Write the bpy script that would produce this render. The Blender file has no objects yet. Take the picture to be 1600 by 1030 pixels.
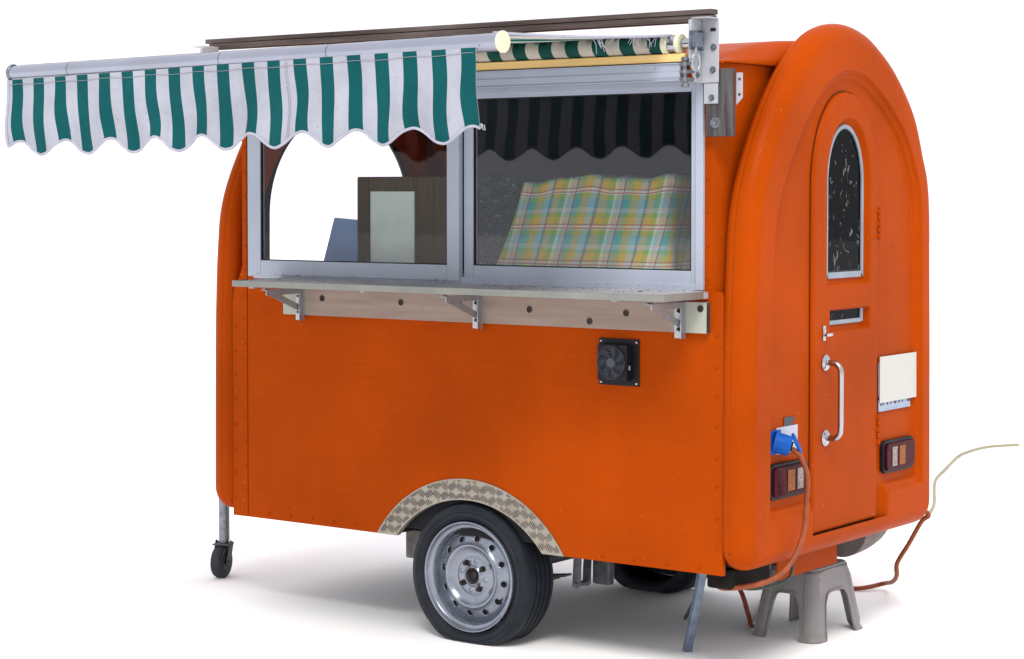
import bpy, bmesh, math, random
import numpy as np
from mathutils import Vector, Matrix
random.seed(7); rng = np.random.default_rng(7)
sc = bpy.context.scene
R = math.radians
# ------------------------------------------------------------------ camera
CAM = Vector((4.740, -6.172, 1.694))
_h = Vector((-0.593, 0.805, 0)).normalized(); _p = R(1.9)
cam = bpy.data.cameras.new('camera'); camo = bpy.data.objects.new('camera', cam); sc.collection.objects.link(camo)
fwd = Vector((_h.x*math.cos(_p), _h.y*math.cos(_p), -math.sin(_p)))
right = Vector((_h.y, -_h.x, 0)); upv = right.cross(fwd)
camo.matrix_world = Matrix(((right.x, upv.x, -fwd.x, CAM.x), (right.y, upv.y, -fwd.y, CAM.y), (right.z, upv.z, -fwd.z, CAM.z), (0, 0, 0, 1)))
cam.sensor_width = 36; cam.lens = 3247/1600*36; cam.shift_y = -105.3/1600; cam.clip_end = 200; cam.clip_start = .1
sc.camera = camo
# ------------------------------------------------------------------ white overcast surround and one soft sun
w = bpy.data.worlds.new('World'); sc.world = w; w.use_nodes = True
bg = w.node_tree.nodes['Background']; bg.inputs[0].default_value = (1.0, 1.0, 1.04, 1); bg.inputs[1].default_value = 1.16
sun = bpy.data.lights.new('sun', 'SUN'); sun.energy = 2.6; sun.angle = R(22); sun.color = (1, .97, .92)
suno = bpy.data.objects.new('sun', sun); sc.collection.objects.link(suno)
_az, _el = R(-55), R(52)       # towards the light
sd = Vector((math.cos(_el)*math.cos(_az), math.cos(_el)*math.sin(_az), math.sin(_el)))
suno.rotation_euler = sd.to_track_quat('Z', 'Y').to_euler(); suno.location = sd*12
sc.view_settings.view_transform = 'Standard'; sc.view_settings.look = 'None'
sc.view_settings.exposure = 0; sc.view_settings.gamma = 1
sc.cycles.use_denoising = True; sc.cycles.max_bounces = 8; sc.cycles.transparent_max_bounces = 16
sc.cycles.sample_clamp_indirect = 6

# ------------------------------------------------------------------ materials
def newmat(name):
    m = bpy.data.materials.new(name); m.use_nodes = True
    return m, m.node_tree.nodes, m.node_tree.links, m.node_tree.nodes['Principled BSDF']
def ND(n, t, **k):
    x = n.new(t)
    for a, b in k.items(): setattr(x, a, b)
    return x
def math2(n, l, op, a, b=None):
    x = n.new('ShaderNodeMath'); x.operation = op
    for i, q in enumerate((a, b)):
        if q is None: continue
        if isinstance(q, (int, float)): x.inputs[i].default_value = q
        else: l.new(q, x.inputs[i])
    return x.outputs[0]
def noise(n, l, vec, scale, detail=3, rough=.55, dist=0):
    x = n.new('ShaderNodeTexNoise'); x.inputs['Scale'].default_value = scale; x.inputs['Detail'].default_value = detail
    x.inputs['Roughness'].default_value = rough; x.inputs['Distortion'].default_value = dist
    if vec: l.new(vec, x.inputs['Vector'])
    return x.outputs['Fac']
def ramp(n, l, fac, stops, const=False):
    x = n.new('ShaderNodeValToRGB'); cr = x.color_ramp
    if const: cr.interpolation = 'CONSTANT'
    while len(cr.elements) < len(stops): cr.elements.new(.5)
    for e, (p, c) in zip(cr.elements, stops):
        e.position = p; e.color = (*c, 1) if len(c) == 3 else c
    if fac is not None: l.new(fac, x.inputs[0])
    return x.outputs[0]
def mixc(n, l, fac, a, b, mode='MIX'):
    x = n.new('ShaderNodeMix'); x.data_type = 'RGBA'; x.blend_type = mode
    for i, q in ((0, fac), (6, a), (7, b)):
        if isinstance(q, (int, float)): x.inputs[i].default_value = q
        elif isinstance(q, tuple): x.inputs[i].default_value = (*q, 1)
        else: l.new(q, x.inputs[i])
    return x.outputs[2]
def pos(n): return n.new('ShaderNodeNewGeometry').outputs['Position']
def bump(n, l, b, h, strength=.3, dist=.002):
    x = n.new('ShaderNodeBump'); x.inputs['Strength'].default_value = strength; x.inputs['Distance'].default_value = dist
    l.new(h, x.inputs['Height']); l.new(x.outputs[0], b.inputs['Normal'])
def scaled(n, l, vec, s):
    x = n.new('ShaderNodeVectorMath'); x.operation = 'MULTIPLY'; x.inputs[1].default_value = s; l.new(vec, x.inputs[0]); return x.outputs[0]

def mat(name, col, rough=.5, metal=0, spec=.5, var=.12, nscale=6, speck=None, speck_scale=120, speck_cut=.72, bstr=0, bscale=80, aniso=None, coat=0):
    """Plain surface with blotchy tone, uneven gloss, optional dirt specks and fine relief."""
    m, n, l, b = newmat(name); P = pos(n)
    v = scaled(n, l, P, aniso) if aniso else P
    f = noise(n, l, v, nscale, 5)
    lo = tuple(c*(1-var) for c in col); hi = tuple(min(1, c*(1+var)) for c in col)
    c = ramp(n, l, f, [(.3, lo), (.7, hi)])
    if speck:
        s = noise(n, l, P, speck_scale, 2)
        c = mixc(n, l, ramp(n, l, s, [(speck_cut-.01, (0, 0, 0)), (speck_cut+.03, (1, 1, 1))]), c, speck)
    l.new(c, b.inputs['Base Color']); b.inputs['Metallic'].default_value = metal
    r = noise(n, l, v, nscale*2.7, 4)
    l.new(math2(n, l, 'ADD', math2(n, l, 'MULTIPLY', r, .25), rough-.125), b.inputs['Roughness'])
    b.inputs['Specular IOR Level'].default_value = spec; b.inputs['Coat Weight'].default_value = coat
    if bstr: bump(n, l, b, noise(n, l, v, bscale, 4), bstr)
    return m

def paint(name, ripples):
    m, n, l, b = newmat(name); P = pos(n)
    big = noise(n, l, P, 1.7, 4); fine = noise(n, l, P, 30, 4)
    big = math2(n, l, 'ADD', math2(n, l, 'MULTIPLY', big, .6), math2(n, l, 'MULTIPLY', noise(n, l, scaled(n, l, P, (.7, .7, 1.1)), .9, 2), .4))
    col = ramp(n, l, big, [(.34, (.285, .0385, .0012)), (.62, (.40, .0535, .0014))])
    col = mixc(n, l, ramp(n, l, fine, [(.35, (0, 0, 0)), (.8, (.16, .16, .16))]), col, (.30, .034, .002))
    # faint vertical rain streaks
    st = noise(n, l, scaled(n, l, P, (26, 26, .8)), 1, 4)
    col = mixc(n, l, ramp(n, l, st, [(.55, (0, 0, 0)), (.8, (.14, .14, .14))]), col, (.24, .033, .004))
    # sun-bleached flecks and stuck dirt
    s1 = noise(n, l, P, 95, 1); s2 = noise(n, l, P, 42, 1)
    col = mixc(n, l, ramp(n, l, s1, [(.765, (0, 0, 0)), (.79, (.45, .45, .45))]), col, (.75, .30, .10))
    col = mixc(n, l, ramp(n, l, s2, [(.80, (0, 0, 0)), (.815, (.9, .9, .9))]), col, (.05, .02, .008))
    l.new(col, b.inputs['Base Color'])
    l.new(math2(n, l, 'ADD', math2(n, l, 'MULTIPLY', noise(n, l, P, 9, 4), .22), .24), b.inputs['Roughness'])
    b.inputs['Specular IOR Level'].default_value = .02
    # sheet relief: long shallow ripples along the panel, orange peel
    h = math2(n, l, 'MULTIPLY', noise(n, l, P, 220, 2), .05)
    if ripples:
        wv = noise(n, l, scaled(n, l, P, (1.2, 1.2, 24)), 1, 2)
        h = math2(n, l, 'ADD', h, math2(n, l, 'MULTIPLY', wv, .8))
    h = math2(n, l, 'ADD', h, math2(n, l, 'MULTIPLY', noise(n, l, P, 4, 2), 1.0))
    bump(n, l, b, h, .35, .012)
    return m
ORANGE = paint('orange_paint', True)
ORANGE_F = paint('orange_fibreglass', False)
FRAME = mat('white_aluminium_frame', (0.368, 0.4, 0.48), .42, 0, .3, .06, 5, (.10, .09, .08), 60, .775)
ALU = mat('brushed_aluminium', (0.3825, 0.3995, 0.425), .38, .75, .5, .08, 3, (.12, .11, .10), 70, .78, .15, 60, (.4, 6, 6))
ALUW = mat('satin_aluminium_shelf', (.235, .24, .215), .42, .45, .5, .12, 6, (.10, .09, .07), 60, .76)
BAR = mat('anodised_bar', (0.306, 0.323, 0.391), .30, .75, .5, .07, 4, (.15, .15, .16), 50, .79)
WHITEM = mat('white_coated_steel', (0.378, 0.387, 0.423), .42, 0, .35, .06, 12, (.22, .13, .07), 90, .76)
STEEL = mat('galvanised_steel', (.22, .235, .26), .42, .8, .5, .25, 40)
DSTEEL = mat('dull_dark_steel', (.07, .075, .08), .55, .4, .4, .4, 25)
CHROME = mat('polished_chrome', (.40, .40, .43), .18, 1, .5, .05, 8)
BLACK = mat('black_plastic', (.010, .010, .013), .45, 0, .16, .25, 20)
GREYP = mat('grey_fan_plastic', (.045, .05, .07), .45, 0, .35, .2, 20)
RUBBER = mat('grey_black_rubber', (.018, .021, .027), .62, 0, .35, .3, 18, (.05, .05, .05), 60, .74, .3, 90)
VOID = mat('painted_shade_black', (.012, .011, .010), .9, 0, .1, .4, 12)  # near-black base puts the shade of wells and holes into the colour
CHASSIS = mat('dirty_grey_chassis', (.13, .13, .12), .7, .2, .3, .5, 14)
LINING = mat('dark_grey_lining', (.014, .013, .016), .75, 0, .15, .25, 5)
SOFT = mat('grey_plastic_stool', (.22, .205, .205), .48, 0, .35, .10, 7, (.10, .08, .08), 45, .72, .15, 60)
CORD = mat('orange_cord_sheath', (.235, .050, .012), .5, 0, .35, .25, 30)
HOSE = mat('pale_yellow_hose', (.30, .27, .17), .6, 0, .3, .12, 3)
BLUE = mat('blue_socket_plastic', (0.0036, 0.0765, 0.36), .45, 0, .15, .12, 20)
WHITEP = mat('white_plate', (0.414, 0.423, 0.522), .5, 0, .35, .06, 20)
CARD = mat('off_white_card', (.50, .49, .46), .7, 0, .2, .015, 20)
LENSR = mat('dark_red_lens', (.045, .002, .006), .25, 0, .05, .35, 25, (.20, .10, .11), 42, .76)
LENSA = mat('amber_lens', (.24, .070, .008), .3, 0, .10, .35, 70, None, 0, 0, .8, 110)
LENSC = mat('clear_lens', (.24, .19, .18), .3, 0, .15, .5, 70, None, 0, 0, .8, 110)
NPLATE = mat('grey_blue_number_plate', (.30, .36, .46), .45, .1, .4, .1, 20)
BATTEN = mat('pale_yellow_timber', (0.81, 0.54, 0.216), .6, 0, .25, .15, 3, (.2, .1, .03), 60, .78, .2, 40, (.4, 8, 8))
HOLE = mat('dark_bolt_rust', (.035, .025, .022), .7, .2, .3, .5, 60)
ENDCAP = mat('yellowed_plastic_cap', (.62, .60, .42), .5, 0, .35, .08, 20)
DEB = mat('dry_leaf_crumbs', (.035, .022, .016), .9, 0, .1, .6, 60)
PIPING = mat('lavender_white_piping', (0.357, 0.357, 0.425), .75, 0, .2, .08, 30)
TRIMG = mat('grey_window_seal', (.23, .27, .32), .5, 0, .35, .1, 12)
BLACKSEAL = mat('black_window_seal', (.006, .006, .007), .5, 0, .3, .1, 12)

def wood(name, c0, c1, c2, along):
    m, n, l, b = newmat(name); P = pos(n)
    s = [34, 34, 34]; s[along] = 1.6
    g = noise(n, l, scaled(n, l, P, tuple(s)), 1, 6, .65, .6)
    c = ramp(n, l, g, [(.28, c0), (.5, c1), (.74, c2)])
    c = mixc(n, l, math2(n, l, 'MULTIPLY', noise(n, l, P, 9, 4), .5), c, c0)
    l.new(c, b.inputs['Base Color']); b.inputs['Roughness'].default_value = .85; b.inputs['Specular IOR Level'].default_value = .15
    bump(n, l, b, g, .8, .004)
    return m
WOODV = wood('weathered_grey_wood_upright', (.022, .019, .021), (.075, .068, .072), (.19, .175, .17), 2)
WOODX = wood('weathered_brown_wood', (.045, .034, .032), (.115, .088, .083), (.23, .185, .175), 0)
WOODF = wood('dark_brown_frame_wood', (.03, .020, .010), (.07, .045, .022), (.11, .07, .035), 2)

def board_mat():
    m, n, l, b = newmat('pink_beige_board'); P = pos(n)
    g = noise(n, l, scaled(n, l, P, (3, 20, 40)), 1, 5)
    c = ramp(n, l, g, [(.3, (.25, .185, .15)), (.7, (.32, .245, .205))])
    c = mixc(n, l, ramp(n, l, noise(n, l, P, 40, 5), [(.6, (0, 0, 0)), (.8, (.5, .5, .5))]), c, (.22, .14, .11))
    sx = n.new('ShaderNodeSeparateXYZ'); l.new(P, sx.inputs[0])
    # bare pale green-white primer at both ends
    e = math2(n, l, 'ADD', math2(n, l, 'ABSOLUTE', math2(n, l, 'SUBTRACT', sx.outputs[0], .055)), math2(n, l, 'MULTIPLY', noise(n, l, P, 14, 3), .12))
    c = mixc(n, l, ramp(n, l, e, [(.90, (0, 0, 0)), (.96, (1, 1, 1))]), c, (.36, .37, .31))
    l.new(c, b.inputs['Base Color']); b.inputs['Roughness'].default_value = .7; b.inputs['Specular IOR Level'].default_value = .2
    bump(n, l, b, g, .2, .002)
    return m
BOARD = board_mat()

def checker_mat():
    m, n, l, b = newmat('aluminium_checker_plate'); P = pos(n)
    c = ramp(n, l, noise(n, l, P, 9, 5), [(.3, (.25, .215, .17)), (.55, (.33, .295, .24)), (.75, (.27, .28, .29))])
    c = mixc(n, l, ramp(n, l, noise(n, l, P, 55, 4), [(.58, (0, 0, 0)), (.8, (.6, .6, .6))]), c, (.22, .20, .15))
    l.new(c, b.inputs['Base Color']); b.inputs['Metallic'].default_value = .55; b.inputs['Roughness'].default_value = .45
    return m
CHECKER = checker_mat()
TREADM = mat('raised_tread_metal', (.17, .16, .155), .40, .7, .5, .4, 30)

def stripes(name, green, white, x0, per, gw, transl=0, dirt=.2):
    """Sewn stripes read from the cloth's own UV (metres along the cloth)."""
    m, n, l, b = newmat(name)
    uv = n.new('ShaderNodeUVMap').outputs[0]; s = n.new('ShaderNodeSeparateXYZ'); l.new(uv, s.inputs[0])
    t = math2(n, l, 'FRACT', math2(n, l, 'DIVIDE', math2(n, l, 'SUBTRACT', s.outputs[0], x0-20*per), per))
    P = pos(n)
    k = ramp(n, l, t, [(0, (1, 1, 1)), (gw/per, (0, 0, 0))], True)
    blot = noise(n, l, P, 7, 5); fine = noise(n, l, P, 60, 3)
    wc = ramp(n, l, blot, [(.3, tuple(c*(1-dirt) for c in white)), (.65, white)])
    wc = mixc(n, l, ramp(n, l, noise(n, l, P, 34, 4), [(.60, (0, 0, 0)), (.85, (.35, .35, .35))]), wc, tuple(c*.62 for c in white))
    gc = ramp(n, l, blot, [(.3, tuple(c*.78 for c in green)), (.7, green)])
    c = mixc(n, l, k, wc, gc)
    sp = noise(n, l, P, 75, 1)
    c = mixc(n, l, ramp(n, l, sp, [(.79, (0, 0, 0)), (.80, (1, 1, 1))]), c, (.04, .035, .03))
    l.new(c, b.inputs['Base Color']); b.inputs['Roughness'].default_value = .8; b.inputs['Specular IOR Level'].default_value = .15
    # weave and creases
    cr = noise(n, l, scaled(n, l, P, (1, 1, 1.6)), 11, 3, .5, .8)
    h = math2(n, l, 'ADD', math2(n, l, 'MULTIPLY', cr, 1.0), math2(n, l, 'MULTIPLY', fine, .06))
    bump(n, l, b, h, .45, .012)
    if transl:
        tr = n.new('ShaderNodeBsdfTranslucent'); l.new(c, tr.inputs[0]); mx = n.new('ShaderNodeMixShader'); mx.inputs[0].default_value = transl
        l.new(b.outputs[0], mx.inputs[1]); l.new(tr.outputs[0], mx.inputs[2]); l.new(mx.outputs[0], n['Material Output'].inputs[0])
    return m
SX0, SPER, SGW = -1.246, .1152, .056
VAL = stripes('striped_valance_cloth', (.0011, .082, .088), (.39, .40, .465), SX0, SPER, SGW, .10)
CANVAS = stripes('striped_canopy_cloth', (.004, .10, .09), (.55, .54, .50), SX0, SPER, SGW, .15)
ROLLED = stripes('weathered_rolled_cloth', (.006, .060, .045), (.46, .42, .36), SX0+.03, SPER, SGW, 0, .3)

def glass(name, tint, dirt=.0, dscale=30, refl=1.0):
    m, n, l, b = newmat(name); n.remove(b)
    tr = n.new('ShaderNodeBsdfTransparent'); tr.inputs[0].default_value = (*tint, 1)
    gl = n.new('ShaderNodeBsdfGlossy'); gl.inputs['Roughness'].default_value = .02; gl.inputs[0].default_value = (.96, .98, 1, 1)
    fr = n.new('ShaderNodeLayerWeight'); fr.inputs[0].default_value = .5
    sch = math2(n, l, 'ADD', math2(n, l, 'MULTIPLY', math2(n, l, 'POWER', fr.outputs['Facing'], 5), .96), .04)
    mx = n.new('ShaderNodeMixShader'); l.new(math2(n, l, 'MULTIPLY', sch, refl), mx.inputs[0]); l.new(tr.outputs[0], mx.inputs[1]); l.new(gl.outputs[0], mx.inputs[2])
    out = mx.outputs[0]
    if dirt:  # dust flecks; on the door glass they imitate leaf reflections
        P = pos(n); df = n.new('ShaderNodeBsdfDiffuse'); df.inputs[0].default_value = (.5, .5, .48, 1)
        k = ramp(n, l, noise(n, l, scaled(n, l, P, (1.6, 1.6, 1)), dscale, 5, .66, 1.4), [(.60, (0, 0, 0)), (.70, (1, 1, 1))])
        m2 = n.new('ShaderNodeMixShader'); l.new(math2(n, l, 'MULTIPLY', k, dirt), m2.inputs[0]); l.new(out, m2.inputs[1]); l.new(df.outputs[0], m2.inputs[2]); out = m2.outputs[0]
    l.new(out, n['Material Output'].inputs[0])
    return m
GLASS = glass('clear_window_glass', (1, 1, 1), .006, 40, .35)
GLASSD = glass('tinted_window_glass', (.95, .96, .98), .012, 40, .75)
GLASSR = glass('painted_reflection_door_glass', (.22, .25, .30), .42, 17, .22)  # strong pale flecks paint leaf reflections into the door panes

def plaid_mat():
    m, n, l, b = newmat('plaid_cotton')
    uv = n.new('ShaderNodeUVMap').outputs[0]; s = n.new('ShaderNodeSeparateXYZ'); l.new(uv, s.inputs[0])
    def band(o, per, off, stops):
        t = math2(n, l, 'FRACT', math2(n, l, 'ADD', math2(n, l, 'DIVIDE', o, per), off)); return ramp(n, l, t, stops, True), t
    Y, T, G, B_, W = (.62, .38, .015), (.015, .33, .34), (.20, .38, .045), (.32, .50, .56), (.70, .70, .60)
    cv, _ = band(s.outputs[0], .212, .1, [(0, Y), (.14, G), (.26, W), (.32, B_), (.44, T), (.58, G), (.68, Y), (.80, B_), (.92, T)])
    ch, _ = band(s.outputs[1], .146, .55, [(0, W), (.06, Y), (.30, G), (.42, B_), (.55, T), (.80, G), (.94, W)])
    c = mixc(n, l, .5, cv, ch)
    for o, per, off, wd, col in ((0, .106, .3, .05, (.32, .05, .09)), (0, .212, .72, .02, (.7, .3, .08)), (0, .212, .45, .02, (.7, .32, .1)), (1, .146, .58, .045, (.34, .06, .10)), (1, .146, .47, .03, (.36, .07, .1)), (1, .073, .1, .035, (.62, .36, .1))):
        t = math2(n, l, 'FRACT', math2(n, l, 'ADD', math2(n, l, 'DIVIDE', s.outputs[o], per), off))
        k = ramp(n, l, t, [(0, (.8, .8, .8)), (wd, (0, 0, 0))], True); c = mixc(n, l, k, c, col)
    l.new(c, b.inputs['Base Color']); b.inputs['Roughness'].default_value = .85; b.inputs['Specular IOR Level'].default_value = .1
    return m
PLAID = plaid_mat()
PLASTIC = mat('crumpled_dark_sheet', (.05, .06, .10), .15, .3, .9, .5, 20, None, 0, 0, 1.0, 36)
PAPER = mat('pale_green_grey_paper', (.60, .68, .64), .8, 0, .1, .1, 5)
BLUEP = mat('pale_blue_paper', (.36, .52, .88), .8, 0, .1, .12, 5)
RIM = mat('silver_painted_steel', (.25, .275, .325), .27, .75, .5, .16, 14, (.06, .05, .05), 60, .79)
NUT = mat('rusty_wheel_nut', (.035, .026, .024), .55, .6, .4, .5, 70)
TANK = mat('brown_grey_tank', (.16, .14, .13), .7, 0, .2, .25, 12)

# ------------------------------------------------------------------ builders
class MB:
    def __init__(s): s.v = []; s.f = []; s.uv = []
    def add(s, vs, fs, uvs=None):
        o = len(s.v); s.v += [tuple(map(float, q)) for q in vs]; s.f += [tuple(i+o for i in f) for f in fs]
        s.uv += list(uvs) if uvs is not None else [(0, 0)]*len(vs)
        return s
    def box(s, x0, x1, y0, y1, z0, z1):
        vs = [(x, y, z) for x in (x0, x1) for y in (y0, y1) for z in (z0, z1)]
        return s.add(vs, [(0, 1, 3, 2), (4, 6, 7, 5), (0, 4, 5, 1), (2, 3, 7, 6), (0, 2, 6, 4), (1, 5, 7, 3)])
    def obox(s, c, ax, ay, az):
        c, ax, ay, az = map(Vector, (c, ax, ay, az))
        vs = [c+ax*i+ay*j+az*k for i in (-1, 1) for j in (-1, 1) for k in (-1, 1)]
        fs = [(0, 1, 3, 2), (4, 6, 7, 5), (0, 4, 5, 1), (2, 3, 7, 6), (0, 2, 6, 4), (1, 5, 7, 3)]
        if ax.cross(ay).dot(az) < 0: fs = [f[::-1] for f in fs]
        return s.add(vs, fs)
    def tube(s, pts, r, n=10, caps=True):
        pts = [Vector(p) for p in pts]; rs = r if isinstance(r, (list, tuple)) else [r]*len(pts)
        vs, fs = [], []; nrm = None
        for i, p in enumerate(pts):
            t = (pts[min(i+1, len(pts)-1)]-pts[max(i-1, 0)]).normalized()
            if nrm is None: nrm = t.orthogonal().normalized()
            nrm = (nrm-t*nrm.dot(t)).normalized(); bn = t.cross(nrm)
            for k in range(n):
                a = 2*math.pi*k/n; vs.append(p+(nrm*math.cos(a)+bn*math.sin(a))*rs[i])
        for i in range(len(pts)-1):
            for k in range(n):
                k2 = (k+1) % n; fs.append((i*n+k, i*n+k2, (i+1)*n+k2, (i+1)*n+k))
        if caps: fs += [tuple(range(n))[::-1], tuple((len(pts)-1)*n+k for k in range(n))]
        return s.add(vs, fs)
    def lathe(s, prof, c, axis, n=48, closed=False, uvper=1):
        axis = Vector(axis).normalized(); e1 = axis.orthogonal().normalized(); e2 = axis.cross(e1); c = Vector(c)
        vs, fs, uv = [], [], []; m = len(prof)
        for k in range(n):
            a = 2*math.pi*k/n; d = e1*math.cos(a)+e2*math.sin(a)
            for j, (r, h) in enumerate(prof): vs.append(c+d*r+axis*h); uv.append((k/n*uvper, j/m))
        for k in range(n):
            k2 = (k+1) % n
            for j in range(m if closed else m-1):
                j2 = (j+1) % m; fs.append((k*m+j, k2*m+j, k2*m+j2, k*m+j2))
        return s.add(vs, fs, uv)
    def grid(s, P, nu, nv, cu=False, uv=None):
        """P[(i,j)] -> point; i over nu, j over nv"""
        vs = [P(i, j) for i in range(nu) for j in range(nv)]; fs = []
        for i in range(nu if cu else nu-1):
            i2 = (i+1) % nu
            for j in range(nv-1): fs.append((i*nv+j, i2*nv+j, i2*nv+j+1, i*nv+j+1))
        return s.add(vs, fs, [uv(i, j) for i in range(nu) for j in range(nv)] if uv else None)
    def prism(s, pts, f, d0, d1):
        """2-D outline swept from depth d0 to d1; f(a,b,d) -> point"""
        n = len(pts); vs = [f(a, b, d0) for a, b in pts]+[f(a, b, d1) for a, b in pts]
        return s.add(vs, [tuple(range(n))[::-1], tuple(range(n, 2*n))]+[(i, (i+1) % n, n+(i+1) % n, n+i) for i in range(n)])
ORG = {}
def thing(name, loc, label, cat, group=None):
    o = bpy.data.objects.new(name, None); sc.collection.objects.link(o); o.location = loc; o.empty_display_size = .2
    o['label'] = label; o['category'] = cat
    if group: o['group'] = group
    ORG[o] = Vector(loc); return o
def obj(name, mb, m, parent=None, smooth=35, bevel=0, label=None, kind=None, seg=2, solid=0):
    vs = np.array(mb.v); c = (vs.min(0)+vs.max(0))/2
    me = bpy.data.meshes.new(name); me.from_pydata((vs-c).tolist(), [], mb.f)
    u = me.uv_layers.new(name='UVMap'); idx = np.empty(len(me.loops), dtype=np.int32); me.loops.foreach_get('vertex_index', idx)
    u.data.foreach_set('uv', np.array(mb.uv, dtype=np.float32)[idx].ravel())
    bm = bmesh.new(); bm.from_mesh(me); bmesh.ops.recalc_face_normals(bm, faces=bm.faces); bm.to_mesh(me); bm.free()
    for p in me.polygons: p.use_smooth = True
    me.set_sharp_from_angle(angle=R(smooth))
    for q in (m if isinstance(m, list) else [m]): me.materials.append(q)
    o = bpy.data.objects.new(name, me); sc.collection.objects.link(o)
    c = Vector(c.tolist()); ORG[o] = c
    if parent: o.parent = parent; o.location = c-ORG[parent]
    else: o.location = c
    if solid:
        md = o.modifiers.new('solid', 'SOLIDIFY'); md.thickness = solid; md.offset = 0
    if bevel:
        md = o.modifiers.new('bevel', 'BEVEL'); md.width = bevel; md.segments = seg; md.limit_method = 'ANGLE'; md.angle_limit = R(40); md.harden_normals = True
    if label: o['label'] = label
    if kind: o['kind'] = kind
    return o
def tag(o, label, cat, group=None):
    o['label'] = label; o['category'] = cat
    if group: o['group'] = group
    return o
def kids(o): return [q for q in bpy.data.objects if q.parent is o]
def copy_tree(o, parent, d):
    c = o.copy(); sc.collection.objects.link(c); c.parent = parent; c.location = o.location+Vector(d); ORG[c] = ORG.get(o, Vector())+Vector(d)
    for k in kids(o): copy_tree(k, c, (0, 0, 0))
    return c
def arcpts(c, r, a0, a1, n): return [(c[0]+r*math.cos(R(a0+(a1-a0)*i/n)), c[1]+r*math.sin(R(a0+(a1-a0)*i/n))) for i in range(n+1)]
def sstep(a, b, x):
    t = np.clip((x-a)/(b-a), 0, 1); return t*t*(3-2*t)
def spline(p, n):
    p = np.array(p, float); q = np.vstack([2*p[0]-p[1], p, 2*p[-1]-p[-2]]); out = []
    for i in range(1, len(q)-2):
        for t in np.linspace(0, 1, n, endpoint=False):
            a, b, c, d = q[i-1:i+3]; out.append(.5*((2*b)+(-a+c)*t+(2*a-5*b+4*c-d)*t*t+(-a+3*b-3*c+d)*t**3))
    out.append(p[-1]); return np.array(out)

# ================================================================== the white floor the trailer stands on
g = MB().add([(-60, -60, -.001), (60, -60, -.001), (60, 60, -.001), (-60, 60, -.001)], [(0, 1, 2, 3)])
g = obj('ground', g, mat('white_floor', (.96, .96, .96), .9, 0, 0, 0), None, kind='structure'); g['label'] = 'plain white floor under the trailer'
# ================================================================== the trailer
T = thing('food_trailer', (0, .7, 0), 'orange round-ended food trailer with serving window, shelf and arched rear door', 'food trailer')
XL, XR = 1.21, -1.346            # outer faces of the two end mouldings
# ---- inner outline of the end face (y,z): near foot, over the crown, down to the far foot
arch = spline([(.038, .46), (.041, .9), (.046, 1.22), (.060, 1.479), (.095, 1.664), (.200, 1.867), (.338, 2.048), (.478, 2.166), (.595, 2.222), (.720, 2.243),
               (.845, 2.229), (.950, 2.190), (1.085, 2.112), (1.228, 1.98), (1.308, 1.832), (1.369, 1.664), (1.386, 1.25), (1.392, .9), (1.397, .46)], 14)
ZB = .450
def loop():
    c = .03
    foot = [(1.397, ZB+c)]+[(1.397-c+c*math.cos(a), ZB+c-c*math.sin(a)) for a in np.linspace(0, math.pi/2, 6)[1:]]
    foot += [(y, ZB) for y in np.linspace(1.3, .14, 24)]+[(.038+c-c*math.sin(a), ZB+c-c*math.cos(a)) for a in np.linspace(0, math.pi/2, 6)]
    a = arch[(arch[:, 1] > ZB+c+.002)]
    return np.vstack([a, np.array(foot)])
LOOP = loop()
def resample(p, n):
    q = np.vstack([p, p[:1]]); s = np.r_[0, np.cumsum(np.linalg.norm(np.diff(q, axis=0), axis=1))]
    t = np.linspace(0, s[-1], n, endpoint=False); return np.c_[np.interp(t, s, q[:, 0]), np.interp(t, s, q[:, 1])]
LOOP = resample(LOOP, 420)
tg = np.roll(LOOP, -1, 0)-np.roll(LOOP, 1, 0)
for _ in range(4): tg = (np.roll(tg, 1, 0)+2*tg+np.roll(tg, -1, 0))/4
tg /= np.linalg.norm(tg, axis=1)[:, None]
NRM = np.c_[-tg[:, 1], tg[:, 0]]
if (NRM[10]@(LOOP[10]-np.array([.72, 1.3]))) < 0: NRM = -NRM
RR = .068
RW = np.clip(.055+.03*(LOOP[:, 1]-1.2)/1.0, .062, .075)     # the roll is a little fatter over the crown
def ring_strip(mb, L, sg):
    prof = [(-.014, .0015)]+[(RR*math.sin(a), RR*(1-math.cos(a))) for a in np.linspace(0, math.pi/2, 12)]
    prof += [(RR, .072), (RR-.003, .0755), (RR-.003, .079), (RR-.001, .083), (RR-.004, .094), (RR-.012, .106), (RR-.024, .116), (RR-.036, .121), (RR-.046, .1235), (RR-.074, .124), (RR-.079, .127), (RR-.080, .134), (RR-.13, .137)]
    def P(i, j):
        d, x = prof[j]; y, z = LOOP[i]+NRM[i]*d*(RW[i]/RR if d > 0 else 1); return (L-sg*x, y, z)
    mb.grid(P, len(LOOP), len(prof), True)
def curve_dist(y, z, c):
    out = np.empty(y.size); yy, zz = y.ravel(), z.ravel()
    for k in range(0, yy.size, 5000):
        d = (yy[k:k+5000, None]-c[None, :, 0])**2+(zz[k:k+5000, None]-c[None, :, 1])**2; out[k:k+5000] = np.sqrt(d.min(1))
    return out.reshape(y.shape)
def row_field(zrows, yl, yr, nt):
    t = np.linspace(0, 1, nt); Z = np.repeat(zrows[:, None], nt, 1); Y = yl[:, None]*(1-t)+yr[:, None]*t; return Y, Z
top = np.argmax(arch[:, 1]); ztop = arch[top, 1]
def yl_of(z): return np.interp(z, arch[:top+1, 1], arch[:top+1, 0])
def yr_of(z): return np.interp(z, arch[top:, 1][::-1], arch[top:, 0][::-1])
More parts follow.
